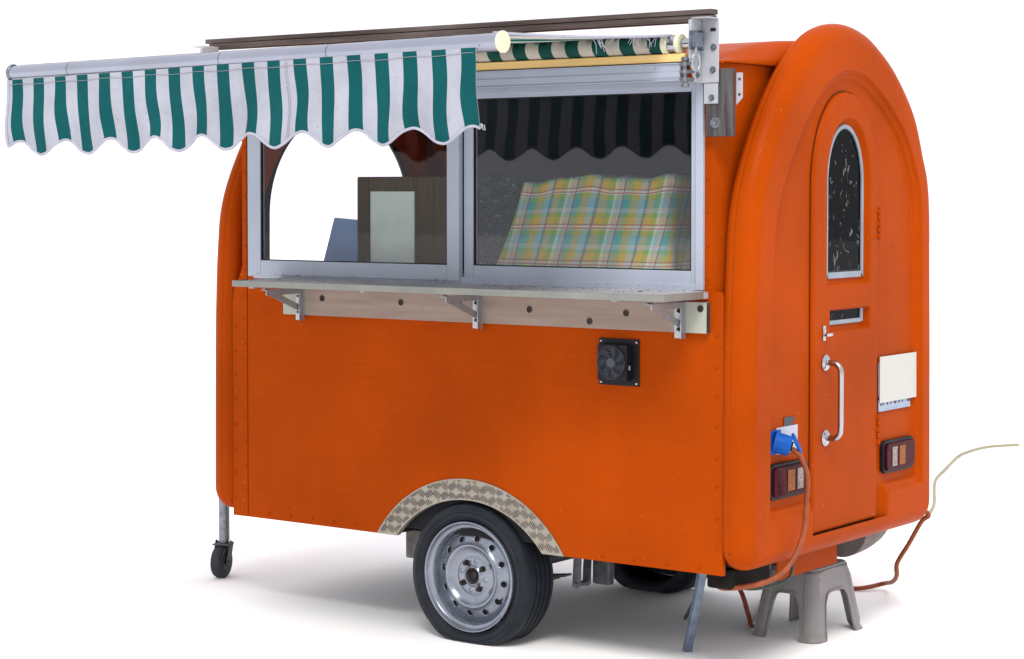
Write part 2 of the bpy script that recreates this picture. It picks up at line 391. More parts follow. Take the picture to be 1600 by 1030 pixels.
# ---- rear moulding: rolled edge, sunk arch with a double step, blocks under the lamps
mb = MB(); ring_strip(mb, XL, 1)
zr = np.r_[np.linspace(ZB, 2.0, 300), 2.0+(ztop-2.0)*np.sin(np.linspace(0, math.pi/2, 90))[1:]]; zr[-1] = ztop-1e-4
Y, Z = row_field(zr, yl_of(zr), yr_of(zr), 340)
dense = spline(arch, 3)
D = curve_dist(Y, Z, dense)
off = np.where(Y > .72, .046, .088)*np.clip((Z-.3)/.6, 0, 1); off = .046+(.088-.046)*(1-sstep(.62, .82, Y))
off = off+(.096-off)*sstep(1.75, 2.1, Z)
dA = np.minimum(D-off, Z-.552)
sA = .5*sstep(0, .013, dA)+.5*sstep(.024, .040, dA)
dB = np.minimum(np.minimum(Y-.440, 1.045-Y), 1.0-Z); sB = sstep(0, .02, dB)*.92
dep = .030*np.maximum(sA, sB)
dep += .010*sstep(.035, 0, Z-ZB)*0
nv = Y.shape[1]
op = (np.abs(Y-.725) < .185) & (Z > 1.15) & ((Z < 1.70) | (((Y-.725)/.185)**2+((Z-1.70)/.285)**2 < 1))
mb.add([(XL-dep[i, j], Y[i, j], Z[i, j]) for i in range(Y.shape[0]) for j in range(nv)],
       [(i*nv+j, (i+1)*nv+j, (i+1)*nv+j+1, i*nv+j+1) for i in range(Y.shape[0]-1) for j in range(nv-1) if not op[i, j]])
rear = obj('end_panel', mb, ORANGE_F, T, 50)
rear['label'] = 'rounded rear end moulding with a sunk arch round the door'
# ---- front moulding with its arched windscreen opening
mb = MB(); ring_strip(mb, XR, -1)
wc, wh, ws, wt = .79, .49, 1.60, 2.06        # opening: centre, half width, springing, crown
def win_half(z): return np.where(z < ws, wh, wh*np.sqrt(np.clip(1-((z-ws)/(wt-ws))**2, 0, 1)))
zz = np.r_[np.linspace(ZB, 1.22, 6), np.linspace(1.22, wt, 50), np.linspace(wt+.001, ztop-1e-3, 10)]
for side in (0, 1):
    def P(i, j, side=side):
        z = zz[i]; h = float(win_half(np.array(z))) if 1.22 < z < wt else 0.
        a, c = (float(yl_of(z)), wc-h) if side == 0 else (wc+h, float(yr_of(z)))
        if z <= 1.22 or z >= wt: a, c = (float(yl_of(z)), wc) if side == 0 else (wc, float(yr_of(z)))
        c = max(a, c); return (XR, a+(c-a)*j/8, z)
    mb.grid(P, len(zz), 9)
front = obj('end_panel', mb, ORANGE_F, T, 50); front['label'] = 'rounded front end moulding with an arched windscreen opening'
mb = MB(); oz = [(wc-wh, 1.22)]+[(wc+math.copysign(float(win_half(np.array(z))), s), z) for s, r in ((-1, np.linspace(1.22, wt, 24)), (1, np.linspace(wt, 1.22, 24))) for z in r]
mb.prism(oz, lambda a, c, d: (d, a, c), XR+.012, XR+.016); obj('windscreen', mb, GLASS, front, 30)
mb = MB().tube([(XR+.01, a, c) for a, c in oz[1:]], .012, 8, False); obj('window_seal', mb, BLACKSEAL, front)

# ---- near side: sheet with the wheel arch cut out, strips round the serving window
FX, FZ, FO, FI = -.013, .097, .522, .442
def sheet(mb, x0, x1, z0, z1, y=0): mb.add([(x0, y, z0), (x1, y, z0), (x1, y, z1), (x0, y, z1)], [(0, 1, 2, 3)])
mb = MB(); PB, WT_, WB = .372, 2.082, 1.358
ra = FI+.035; ang0 = math.degrees(math.asin((PB-FZ)/ra))
ap = arcpts((FX, FZ), ra, 180-ang0, ang0, 40)
pts = [(-1.145, PB)]+ap+[(1.096, PB), (1.096, 1.335), (1.088, 1.35), (1.050, 1.36), (-1.145, 1.36)]
def pan(a, c, d): return (a, d, c)
mb.prism(pts, pan, 0, .02)
mb.prism([(1.012, 1.36), (1.050, 1.36), (1.050, 2.144), (-1.145, 2.144), (-1.145, 2.075), (1.012, 2.075)], pan, 0, .02)
side = obj('side_panel', mb, ORANGE, T, 30, .0015)
mb = MB(); mb.prism([(-1.228, PB), (-1.147, PB), (-1.147, 2.14), (-1.172, 2.14), (-1.172, 1.40), (-1.190, 1.35), (-1.214, 1.32), (-1.228, 1.25)], pan, -.0025, .02)
strip = obj('corner_strip', mb, ORANGE, T, 30, .002)
# the sheet closing the gap between the upright side and the curved end moulding, at both ends
for xa, xb in ((1.050, 1.076), (-1.170, -1.212)):
    zs = np.linspace(1.18, 2.1445, 40)
    def P(i, j):
        z = zs[i]; ye = max(.02, float(yl_of(min(z, 2.24)))+.075); t = j/10
        ys = .0005 if z < 2.14 else min(ye-.001, float(np.interp(z, [2.139, 2.147, 2.166, 2.192, 2.220, 2.243, 2.25], [-.014, 0, .06, .16, .30, .50, .7]))+.006)
        return (xa+(xb-xa)*min(1, t*3), ys+(ye-ys)*t, z)
    mb = MB().grid(P, len(zs), 11); obj('corner_gusset', mb, ORANGE_F, T, 60)
# rivets: domed heads on the sheet edges
def dome(mb, x, y, z, r, h, nx=(0, -1, 0)):
    mb.lathe([(r, 0), (r*.8, h*.7), (r*.35, h), (0.0003, h)], (x, y, z), nx, 8)
mb = MB()
for x in np.arange(-1.03, -.5, .116): dome(mb, x, -.0005, .395, .0075, .005)
for x in np.arange(.60, 1.08, .135): dome(mb, x, -.0005, .395, .0075, .005)
for z in np.arange(.47, 1.28, .105): dome(mb, 1.072, -.0005, z+random.uniform(-.006, .006), .006, .004)
for z in np.arange(1.40, 2.08, .115): dome(mb, 1.034, -.0005, z, .0055, .004)
obj('rivet', mb, ORANGE_F, side, 60, kind='stuff')
mb = MB()
for z in np.arange(.45, 2.1, .1):
    if z < 1.24: dome(mb, -1.212, -.003, z+random.uniform(-.006, .006), .0055, .004)
    dome(mb, -1.158, -.003, z+.03, .0045, .003)
obj('rivet', mb, ORANGE_F, strip, 60, kind='stuff')
# ---- roof, far wall, inside lining
prof = spline([(-.014, 2.139), (.0, 2.147), (.06, 2.166), (.16, 2.192), (.30, 2.220), (.50, 2.243), (.72, 2.250), (.94, 2.236), (1.12, 2.165), (1.26, 2.03), (1.36, 1.84), (1.41, 1.62), (1.425, 1.25)], 6)
prof = np.vstack([prof, [[1.43, PB]]])
cols = [(-1.235+.062*(1-t), (1-t)) for t in np.linspace(0, 1, 7)][::-1]
cols = [(-1.235+.065*t, (1-t)**2) for t in np.linspace(0, 1, 7)]+[(1.030+.068*t, t*t) for t in np.linspace(0, 1, 7)]
def rp_(i, j):
    x, e = cols[j]; y, z = prof[i]; lim = max(2.146, float(np.interp(y, arch[:top+1, 0], arch[:top+1, 1]))+.028) if y < .72 else 9; return (x, y, z-max(0, z-lim)*e)
mb = MB().grid(rp_, len(prof), len(cols)); roof = obj('roof', mb, ORANGE_F, T, 60, solid=.008)
mb = MB()
mb.box(-1.30, 1.14, .03, 1.40, .40, .43)                                   # floor
mb.box(-1.30, 1.14, 1.385, 1.39, .43, 1.9)                                 # far wall
pr2 = prof[(prof[:, 1] > 1.3)]
mb.grid(lambda i, j: ((-1.16, 1.02)[j], max(.03, min(pr2[i, 0], 1.385)), pr2[i, 1]-.035), len(pr2), 2)
sheet(mb, -1.18, 1.10, .43, 1.35, .03)
lin = obj('interior_lining', mb, LINING, T, 30)
# inner faces of the ends: solid beside the windscreen, plain at the rear
for sidek in (0, 1):
    def P(i, j, sidek=sidek):
        z = zz[i]; h = float(win_half(np.array(z))) if 1.22 < z < wt else 0.
        e = (float(yl_of(z))+.02, float(yr_of(z))-.02)[sidek]; c = max(e, wc-h) if sidek == 0 else max(e, wc+h)
        return (-1.30, e+(c-e)*j/8, z)
    mb = MB().grid(P, len(zz), 9); obj('interior_lining', mb, LINING, T, 30)
ze = np.linspace(.46, 2.20, 40)
mb = MB().grid(lambda i, j: (1.13, (float(yl_of(ze[i]))+.03, float(yr_of(ze[i]))-.03)[j], ze[i]), 40, 2); obj('interior_lining', mb, LINING, T, 30)
mb = MB().box(-1.16, 1.10, .05, .62, 1.345, 1.375); obj('worktop', mb, ALUW, T, 30, .003)
mb = MB().box(-.939, -.852, 1.372, 1.385, 1.53, 1.62); ou = obj('outlet', mb, WHITEP, T, 30, .003)
for zc in (1.597, 1.553):
    mb = MB(); mb.box(-.903, -.900, 1.370, 1.373, zc-.006, zc+.006); mb.box(-.891, -.888, 1.370, 1.373, zc-.006, zc+.006); mb.box(-.898, -.893, 1.370, 1.373, zc-.014, zc-.010); obj('socket_slot', mb, BLACK, ou)

# ---- serving window: outer frame, two sashes
sw = MB()
WX0, WX1 = -1.130, 1.020
for a in ((WX0, WX0+.030, WB, WT_), (WX1-.030, WX1, WB, WT_)): sw.box(a[0], a[1], -.014, .05, a[2], a[3])
sw.box(WX0+.030, WX1-.030, -.014, .05, WB-.008, WB+.022); sw.box(WX0+.030, WX1-.030, -.014, .05, WT_-.022, WT_)
sw.box(WX0+.030, WX1-.030, .010, .016, WB+.022, WB+.030)
frame = obj('serving_window', sw, FRAME, T, 30, .002)
def sash(x0, x1, y0, y1, gx0, gx1, gz0, gz1, g):
    z0, z1 = WB+.006, WT_-.014
    mb = MB(); mb.box(x0, gx0, y0, y1, z0, z1); mb.box(gx1, x1, y0, y1, z0, z1); mb.box(gx0, gx1, y0, y1, z0, gz0); mb.box(gx0, gx1, y0, y1, gz1, z1)
    s = obj('sash', mb, FRAME, frame, 30, .0025)
    mb = MB(); e = .004
    for q in ((gx0, gx0+e, gz0, gz1), (gx1-e, gx1, gz0, gz1), (gx0+e, gx1-e, gz0, gz0+e), (gx0+e, gx1-e, gz1-e, gz1)): mb.box(q[0], q[1], y0+.004, y0+.014, q[2], q[3])
    obj('glazing_seal', mb, BLACKSEAL, frame, 30)
    mb = MB().box(gx0+.001, gx1-.001, y0+.010, y0+.013, gz0+.001, gz1-.001); obj('window_pane', mb, g, frame, 30)
sash(-1.108, -.038, -.022, .004, -1.052, -.096, 1.424, 2.046, GLASS)
sash(-.030, .992, -.002, .026, .014, .966, 1.424, 2.046, GLASSD)
mb = MB().box(-.1, -.085, .02, .022, 1.88, 1.95).box(-.115, -.085, .02, .022, 1.872, 1.88)
obj('tape_strip', mb, WHITEP, frame, 30)
# ---- folding shelf on three brackets
mb = MB(); SHX0, SHX1, SHY, SZ = -.947, 1.036, -.292, 1.352
mb.add([(SHX0, -.012, SZ+.004), (SHX1, -.012, SZ+.004), (SHX1, SHY+.003, SZ-.001), (SHX0, SHY+.003, SZ-.001)], [(0, 1, 2, 3)])
mb.add([(SHX0, -.012, SZ), (SHX1, -.012, SZ), (SHX1, SHY+.003, SZ-.005), (SHX0, SHY+.003, SZ-.005)], [(3, 2, 1, 0)])
shelf = obj('shelf', mb, mat('pale_shelf_top', (0.425, 0.408, 0.4505), .5, .1, .3, .10, 9, (.10, .09, .08), 60, .72), T, 30); mb = MB()
mb.box(SHX0-.003, SHX1+.003, SHY, SHY+.004, SZ-.022, SZ+.002); mb.box(SHX1, SHX1+.004, SHY+.004, -.012, SZ-.022, SZ+.003); mb.box(SHX0-.004, SHX0, SHY+.004, -.012, SZ-.022, SZ+.003)
mb.box(SHX0, SHX1, SHY+.004, SHY+.03, SZ-.022, SZ-.019)
obj('shelf_lip', mb, ALUW, shelf, 30, .001)
mb = MB().box(SHX1+.0045, SHX1+.007, -.04, -.014, SZ-.0205, SZ+.001); obj('corner_cap', mb, WHITEM, shelf, 30)
def bracket(x):
    mb = MB(); y0 = -.022
    mb.box(x-.022, x+.022, y0-.003, y0, 1.190, 1.318); mb.box(x+.018, x+.022, y0-.030, y0-.003, 1.190, 1.318)   # upright angle
    mb.box(x+.018, x+.022, -.24, y0-.03, 1.296, 1.318); mb.box(x-.01, x+.018, -.24, y0-.003, 1.315, 1.318)
    a, c = Vector((x+.010, y0-.020, 1.240)), Vector((x+.010, -.225, 1.312)); d = (c-a); u = d.normalized(); nn = Vector((1, 0, 0)).cross(u)
    mb.obox((a+c)/2, Vector((.002, 0, 0)), u*d.length/2, nn*.012); mb.obox((a+c)/2+Vector((-.014, 0, 0))-nn*.012, Vector((.014, 0, 0)), u*d.length/2, nn*.0015)
    bk = obj('bracket', mb, ALU, shelf, 30, .001)
    for z in (1.286, 1.222):
        mb = MB(); dome(mb, x-.002, y0-.003, z, .009, .006); mb.lathe([(.0045, .006), (.0045, .013), (.0003, .013)], (x-.002, y0-.003, z), (0, -1, 0), 6); obj('bracket_bolt', mb, HOLE, shelf, 40)
    return bk
for x in (-.837, .051, .935): bracket(x)
for x in (-1.0+.10, .02-.35, .80):
    mb = MB(); mb.box(x, x+.02, -.25, -.235, SZ-.030, SZ-.0225); obj('shelf_catch', mb, WHITEM, shelf)
mb = MB().box(-.930, 1.041, -.022, -.0005, 1.210, 1.318); board = obj('backing_board', mb, BOARD, T, 30, .002)
mb = MB().box(1.0415, 1.0425, -.0215, -.001, 1.211, 1.317); obj('end_strip', mb, DSTEEL, board)
for x, z in ((-.721, 1.280), (-.319, 1.276), (-.035, 1.276), (.289, 1.269), (.555, 1.2355), (.711, 1.2706), (1.017, 1.2955)):
    mb = MB().lathe([(.0125, -.001), (.0125, .0015), (.010, .002), (.007, .0005), (.0003, .0005)], (x, -.022, z), (0, -1, 0), 14); obj('bolt_head', mb, HOLE, board, 30)
# ---- vent fan
mb = MB().box(.585, .755, -.007, -.0005, 1.010, 1.177); fan = obj('vent_fan', mb, BLACK, T, 30, .002)
mb = MB(); fx, fz, fy = .664, 1.094, -.046
mb.box(.602, .727, fy+.003, -.007, 1.030, 1.158); obj('fan_housing', mb, BLACK, fan, 30, .003)
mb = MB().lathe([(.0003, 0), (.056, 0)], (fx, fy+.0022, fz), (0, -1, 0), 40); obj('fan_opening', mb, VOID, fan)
mb = MB()
for k in range(7):
    a0 = k*2*math.pi/7
    mb.grid(lambda i, j: (fx+(.018+.036*j/4)*math.cos(a0+i*.09+j*.10), fy+.0016-.0012*(i/5), fz+(.018+.036*j/4)*math.sin(a0+i*.09+j*.10)), 6, 5)
obj('fan_blade', mb, GREYP, fan, 30)
mb = MB()
for r in (.022, .029, .0365, .044, .0515, .058):
    mb.lathe([(r+.0016*math.cos(a), .0016*math.sin(a)) for a in np.linspace(0, 2*math.pi, 6, endpoint=False)], (fx, fy-.0035, fz), (0, -1, 0), 40, True)
for a in (45, 135, 225, 315):
    a = R(a+12); mb.tube([(fx+.018*math.cos(a), fy-.002, fz+.018*math.sin(a)), (fx+.062*math.cos(a+.35), fy-.002, fz+.062*math.sin(a+.35))], .0013, 5)
obj('fan_grille', mb, GREYP, fan, 60)
mb = MB().lathe([(.0185, .0), (.0185, .005), (.016, .007), (.0003, .007)], (fx, fy, fz), (0, -1, 0), 24); obj('fan_hub', mb, GREYP, fan)
for x, z in ((.595, 1.167), (.745, 1.166), (.745, 1.020), (.595, 1.020)):
    mb = MB(); dome(mb, x, -.007, z, .0055, .004); obj('screw', mb, CHROME, fan, 60)
mb = MB().box(.7275, .7285, -.030, -.022, 1.068, 1.084); obj('maker_label', mb, WHITEP, fan)

# ---- checker-plate fender
def arc_ring(mb, r0, r1, y, n=60, flip=False):
    def P(i, j):
        r = r0+(r1-r0)*j/2; a = math.degrees(math.asin((PB+.0005-FZ)/r)); t = R(180-a+(2*a-180)*i/n); return (FX+r*math.cos(t), y, FZ+r*math.sin(t))
    mb.grid(P, n+1, 3)
mb = MB(); arc_ring(mb, FI, FO, -.0045); 
def lipf(i, j):
    a = math.degrees(math.asin((PB+.0005-FZ)/FI)); t = R(180-a+(2*a-180)*i/60); return (FX+FI*math.cos(t), -.0045+.025*j, FZ+FI*math.sin(t))
mb.grid(lipf, 61, 2)
def lipo(i, j):
    a = math.degrees(math.asin((PB+.0005-FZ)/FO)); t = R(180-a+(2*a-180)*i/60); return (FX+FO*math.cos(t), -.0045+.004*j, FZ+FO*math.sin(t))
mb.grid(lipo, 61, 2)
fender = obj('fender', mb, CHECKER, T, 40)
mb = MB()
gp = .0375                              # tread groups, a square lattice turned to follow the sheet
for iu in range(-14, 15):
    for iv in range(-3, 9):
        cx, cz = FX+iu*gp+(.004), .36+iv*gp
        sgn = 1 if (iu+iv) % 2 else -1
        for k in range(5):
            o = (k-2)*.0075; d = Vector((math.cos(R(60))*1, 0, sgn*math.sin(R(60)))); pn = Vector((-d.z, 0, d.x))
            if k in (0, 4): ln = .0125
            else: ln = .0165
            c = Vector((cx, 0, cz))+pn*o
            es = [e for e in np.linspace(-1, 1, 13) if FI+.003 < math.hypot(c.x+d.x*ln*e-FX, c.z+d.z*ln*e-FZ) < FO-.003 and c.z+d.z*ln*e > PB+.004]
            if len(es) < 5: continue
            c = c+d*ln*(es[0]+es[-1])/2; ln = ln*(es[-1]-es[0])/2
            y = -.0045; hw = .0020; hh = .0034
            a_, b_ = c-d*ln, c+d*ln; m1, m2 = c-d*ln*.55, c+d*ln*.55
            vs = [(a_.x, y, a_.z), (m1.x-pn.x*hw, y, m1.z-pn.z*hw), (m2.x-pn.x*hw, y, m2.z-pn.z*hw), (b_.x, y, b_.z), (m2.x+pn.x*hw, y, m2.z+pn.z*hw), (m1.x+pn.x*hw, y, m1.z+pn.z*hw), (m1.x, y-hh, m1.z), (m2.x, y-hh, m2.z)]
            mb.add(vs, [(0, 1, 6), (1, 2, 7, 6), (2, 3, 7), (3, 4, 7), (4, 5, 6, 7), (5, 0, 6)])
obj('tread_bar', mb, TREADM, fender, 10, kind='stuff')
mb = MB()
for t in np.linspace(144, 36, 11):
    dome(mb, FX+.512*math.cos(R(t)), -.0045, FZ+.512*math.sin(R(t)), .0042, .003)
    if 40 < t < 140: dome(mb, FX+.452*math.cos(R(t+4)), -.0045, FZ+.452*math.sin(R(t+4)), .0042, .003)
obj('rivet', mb, STEEL, fender, 60, kind='stuff')
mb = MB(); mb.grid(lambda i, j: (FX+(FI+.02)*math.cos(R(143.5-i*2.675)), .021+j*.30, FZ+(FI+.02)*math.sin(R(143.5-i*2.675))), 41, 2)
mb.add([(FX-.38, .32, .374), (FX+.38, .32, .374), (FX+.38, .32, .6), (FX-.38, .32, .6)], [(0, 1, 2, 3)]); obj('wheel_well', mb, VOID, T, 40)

# ---- wheels
WR, WZ, WY, WXC = .268, .248, .004, -.013
def tyre_tread(m):
    n, l = m.node_tree.nodes, m.node_tree.links; b = n['Principled BSDF']
    uv = n.new('ShaderNodeUVMap').outputs[0]; s = n.new('ShaderNodeSeparateXYZ'); l.new(uv, s.inputs[0])
    t = math2(n, l, 'FRACT', math2(n, l, 'ADD', math2(n, l, 'MULTIPLY', s.outputs[0], 90), math2(n, l, 'MULTIPLY', s.outputs[1], 5)))
    k = math2(n, l, 'GREATER_THAN', t, .22)
    zone = ramp(n, l, s.outputs[1], [(0, (0, 0, 0)), (.20, (1, 1, 1)), (.78, (0, 0, 0))], True)
    h = math2(n, l, 'MULTIPLY', math2(n, l, 'MULTIPLY', k, zone), 1.0); h = math2(n, l, 'ADD', h, math2(n, l, 'MULTIPLY', noise(n, l, pos(n), 120, 2), .1))
    bump(n, l, b, h, .8, .006); return m
TREAD = tyre_tread(mat('tyre_rubber', (.008, .011, .017), .55, 0, .25, .35, 14, (.05, .055, .06), 50, .73))
prof = [(.200, .030), (.203, .012), (.208, .003), (.214, -.001), (.216, .001), (.222, -.004), (.234, -.008), (.2355, -.0065), (.237, -.008), (.246, -.006), (.252, -.003), (.257, .001), (.259, .0005), (.2625, .006), (.2655, .014), (WR, .026)]
for yg in (.050, .078, .106, .134): prof += [(WR, yg-.004), (WR-.0065, yg-.003), (WR-.0065, yg+.003), (WR, yg+.004)]
prof += [(WR, .150), (.2625, .166), (.25, .174), (.22, .176), (.203, .165), (.200, .14)]
mb = MB().lathe([(.206+(r-.2)*1.10, -h) for r, h in prof], (WXC, WY, WZ), (0, -1, 0), 96)
vv = []
for x, y, z in mb.v:
    if z < .05:
        k = (.05-z)/.05; y += (-.010 if y < WY+.09 else .010)*min(1, k)*.9
    vv.append((x, y, .5*(z+math.sqrt(z*z+.014**2)) if z < .06 else z))
mb.v = vv
wheel = obj('wheel', mb, TREAD, T, 50); wheel['label'] = 'near wheel with a soft tyre and silver steel rim'
prof = [(.196, .04), (.2035, .010), (.2050, .000), (.2030, -.005), (.1985, -.006), (.1950, -.001), (.1930, .008), (.188, .012), (.181, .014), (.176, .022), (.1735, .036), (.172, .050), (.168, .054), (.163, .048), (.157, .040), (.148, .035), (.133, .029), (.124, .024), (.119, .017), (.1165, .013), (.113, .0125), (.109, .015), (.104, .023), (.094, .030), (.083, .034), (.074, .034), (.070, .031), (.063, .0295), (.050, .0295), (.044, .031), (.040, .029), (.036, .022), (.033, .0205), (.031, .022), (.030, .045), (.0003, .05)]
mb = MB().lathe([(r*1.025, -h) for r, h in prof], (WXC, WY, WZ), (0, -1, 0), 80); rim = obj('rim', mb, RIM, wheel, 40)
for k in range(12):
    a = R(15+30*k+8); c = (WXC+.144*math.cos(a), WY+.0302, WZ+.144*math.sin(a)); nn = Vector((.40*math.cos(a), -1, .40*math.sin(a))).normalized()
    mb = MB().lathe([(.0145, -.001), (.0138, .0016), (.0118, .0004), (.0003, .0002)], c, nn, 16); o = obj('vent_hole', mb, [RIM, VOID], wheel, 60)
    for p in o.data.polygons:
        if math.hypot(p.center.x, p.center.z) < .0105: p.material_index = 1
for k in range(4):
    a = R(33+90*k); c = (WXC+.056*math.cos(a), WY+.030, WZ+.056*math.sin(a))
    mb = MB().lathe([(.0125, 0), (.012, .004), (.0092, .005), (.0092, .016), (.0075, .019), (.0003, .019)], c, (0, -1, 0), 6); obj('wheel_nut', mb, NUT, wheel, 30)
mb = MB().lathe([(.029, 0), (.029, .004), (.022, .008), (.018, .008), (.014, .015), (.008, .017), (.0003, .017)], (WXC, WY+.045, WZ), (0, -1, 0), 12); obj('hub_nut', mb, NUT, wheel, 30)
a = R(-32); mb = MB().tube([(WXC+.150*math.cos(a), WY+.035, WZ+.150*math.sin(a)), (WXC+.166*math.cos(a), WY+.012, WZ+.166*math.sin(a))], .0045, 8); obj('valve_stem', mb, BLACK, wheel)
for k in range(4):          # pressed ribs between the nuts
    a0 = R(33+45+90*k); mb = MB()
    mb.lathe([(.0003, .006), (.006, .004), (.010, 0)], (WXC+.057*math.cos(a0), WY+.030, WZ+.057*math.sin(a0)), (0, -1, 0), 12); obj('pressed_rib', mb, RIM, wheel, 60)
w2 = copy_tree(wheel, T, (0, 0, 0)); w2.rotation_euler = (0, 0, math.pi); w2.location = (wheel.location.x, 1.43-.7-(ORG[wheel].y-.0), wheel.location.z); w2['label'] = 'far wheel half hidden under the floor'
# ---- underframe
mb = MB()
for y in (.30, 1.12): mb.box(-1.28, 1.09, y, y+.05, .345, .398)
for x in (-1.22, -.62, .40, .94): mb.box(x, x+.05, .351, 1.119, .348, .397)
mb.box(-1.75, -1.281, .56, .64, .33, .39)
chassis = obj('chassis', mb, CHASSIS, T, 30, .003)
mb = MB().tube([(0, .16, WZ), (0, 1.27, WZ)], .024, 14); obj('axle', mb, DSTEEL, chassis)
mb = MB()
for i in range(4):
    h = .40-.08*i; pts = [(x, .262, .300-.075*math.cos(x/.5*1.45)+.001-.010*i) for x in np.linspace(-h, h*.66, 14)]
    for p, q in zip(pts, pts[1:]):
        d = Vector(q)-Vector(p); mb.obox((Vector(p)+Vector(q))/2, d/2*1.02, (0, .025, 0), Vector((-d.z, 0, d.x)).normalized()*.004)
obj('leaf_spring', mb, CHASSIS, chassis, 30)
mb = MB()
for y in (.228, .295):
    mb.prism(arcpts((.325, .225), .017, 180, 360, 10)+arcpts((.330, .335), .017, 0, 180, 10), lambda a, c, d: (a, d, c), y, y+.007)
mb.tube([(.325, .215, .222), (.325, .31, .222)], .010, 10); obj('shackle', mb, STEEL, chassis, 40)
mb = MB().box(.34, .42, .31, .35, .215, .33); obj('spring_hanger', mb, DSTEEL, chassis, 30, .01)
mb = MB().lathe([(.0003, .006), (.010, .004), (.013, 0)], (-.395, .20, .375), (0, -1, 0), 12); mb.box(-.48, -.36, .2, .30, .245, .36); obj('spring_hanger', mb, CHASSIS, chassis, 30, .012)
# plate hung under the rear edge, near-black box standing in for the dark well beside it
mb = MB().box(1.026, 1.033, .50, .968, .2745, .392); obj('step_plate', mb, ORANGE, T, 30, .002)
mb = MB(); mb.box(1.0, 1.10, .05, .33, .315, .388); obj('dark_well_box', mb, VOID, T, 30, .01)
def tk(i, j):
    a, q = math.pi*i/20, math.pi/2*(1+j/12); return (1.0+.11*math.cos(a)*math.sin(q), 1.055+.37*math.sin(a)*math.sin(q), .385+.105*math.cos(q))
mb = MB().grid(tk, 21, 13); mb.grid(lambda i, j: (tk(0, i)[0]*(1-j)+tk(20, i)[0]*j, 1.055, tk(0, i)[2]), 13, 2)
obj('water_tank', mb, TANK, T, 60)
# ---- corner legs
leg = MB(); leg.obox((.785, .330, .165), Vector((.052, -.03, .165)), Vector((.009, .011, 0)), Vector((.011, -.007, -.003)))
sl = obj('stabiliser_leg', leg, mat('blue_grey_leg_steel', (.17, .21, .29), .4, .6, .5, .3, 22), T, 30, .004)
mb = MB(); mb.tube([(.73, .50, .315), (.72, .50, .24), (.61, .545, .075)], .0075, 8); obj('stabiliser_leg', mb, DSTEEL, T)
mb = MB(); mb.box(.70, .745, 1.16, 1.205, .17, .33); obj('stabiliser_leg', mb, DSTEEL, T, 30, .006)
mb = MB(); mb.box(.72, .90, .28, .54, .318, .330); obj('leg_mount', mb, CHASSIS, T, 30)
# ---- jockey wheel under the drawbar
JX, JY = -1.712, .440
mb = MB().lathe([(.024, .16), (.024, .42), (.0003, .42)], (JX, JY, 0), (0, 0, 1), 20); mb.lathe([(.0205, .112), (.0205, .16), (.024, .1605)], (JX, JY, 0), (0, 0, 1), 20)
mb.lathe([(.0003, .104), (.030, .104), (.030, .112), (.0205, .113)], (JX, JY, 0), (0, 0, 1), 20)
jk = obj('jockey_wheel', mb, STEEL, T, 40)
axp = Vector((.943, .332, 0)).normalized(); ax = Vector((.332, -.943, 0)).normalized()*-1; ax = -ax     # rolling direction, axle direction (it has swivelled)
wc_ = Vector((JX, JY, .070))+ax*.030
mb = MB().lathe([(.020, -.026), (.056, -.026), (.066, -.023), (.070, -.015), (.071, 0), (.070, .015), (.066, .023), (.056, .026), (.020, .026)], wc_, axp, 36); obj('tyre', mb, RUBBER, jk, 50)
mb = MB()
mb.obox(Vector((JX, JY, .1505*0+.146))+ax*.012, ax*.036, axp*.036, Vector((0, 0, .003)))
for s in (-1, 1):
    a_, c_ = Vector((JX, JY, .146))+axp*.034*s, wc_+axp*.034*s; d = c_-a_; u = d.normalized(); q = axp.cross(u)
    mb.obox((a_+c_)/2, u*(d.length/2+.012), axp*.002, q*.020)
mb.tube([wc_-axp*.044, wc_+axp*.044], .007, 8); obj('fork', mb, DSTEEL, jk, 30, .001)
mb = MB().lathe([(.0003, .0), (.02, 0), (.045, .001), (.045, .0)], wc_+axp*.0275, axp, 24); obj('wheel_disc', mb, BLACK, jk)

# ---- rear door on the recessed panel
XD = XL-.028                      # recess floor
DL, DR, DB, DS, DT = .462, .976, .462, 1.700, 2.068
DC, DH = (DL+DR)/2, (DR-DL)/2
def dhalf(z): return np.where(z < DS, DH, DH*np.clip(1-(np.clip((z-DS)/(DT-DS), 0, 1))**2.1, 0, 1)**.5)
zr = np.r_[np.linspace(DB, DS, 300), DS+(DT-DS)*np.sin(np.linspace(0, math.pi/2, 80))[1:]]; zr[-1] = DT-1e-4
Y, Z = row_field(zr, DC-dhalf(zr), DC+dhalf(zr), 170)
zz2 = np.linspace(DB, DT, 200); ol = np.vstack([np.c_[DC-dhalf(zz2), zz2], np.c_[DC+dhalf(zz2[::-1]), zz2[::-1]]]); ol = resample(np.vstack([ol, [[DC, DB]]]), 3000)
D = curve_dist(Y, Z, ol)
prot = .014*np.sqrt(np.clip(1-(1-np.clip(D/.012, 0, 1))**2, 0, 1))
prot[:, 0] = prot[:, -1] = 0; prot[0] = 0; prot[-1] = 0
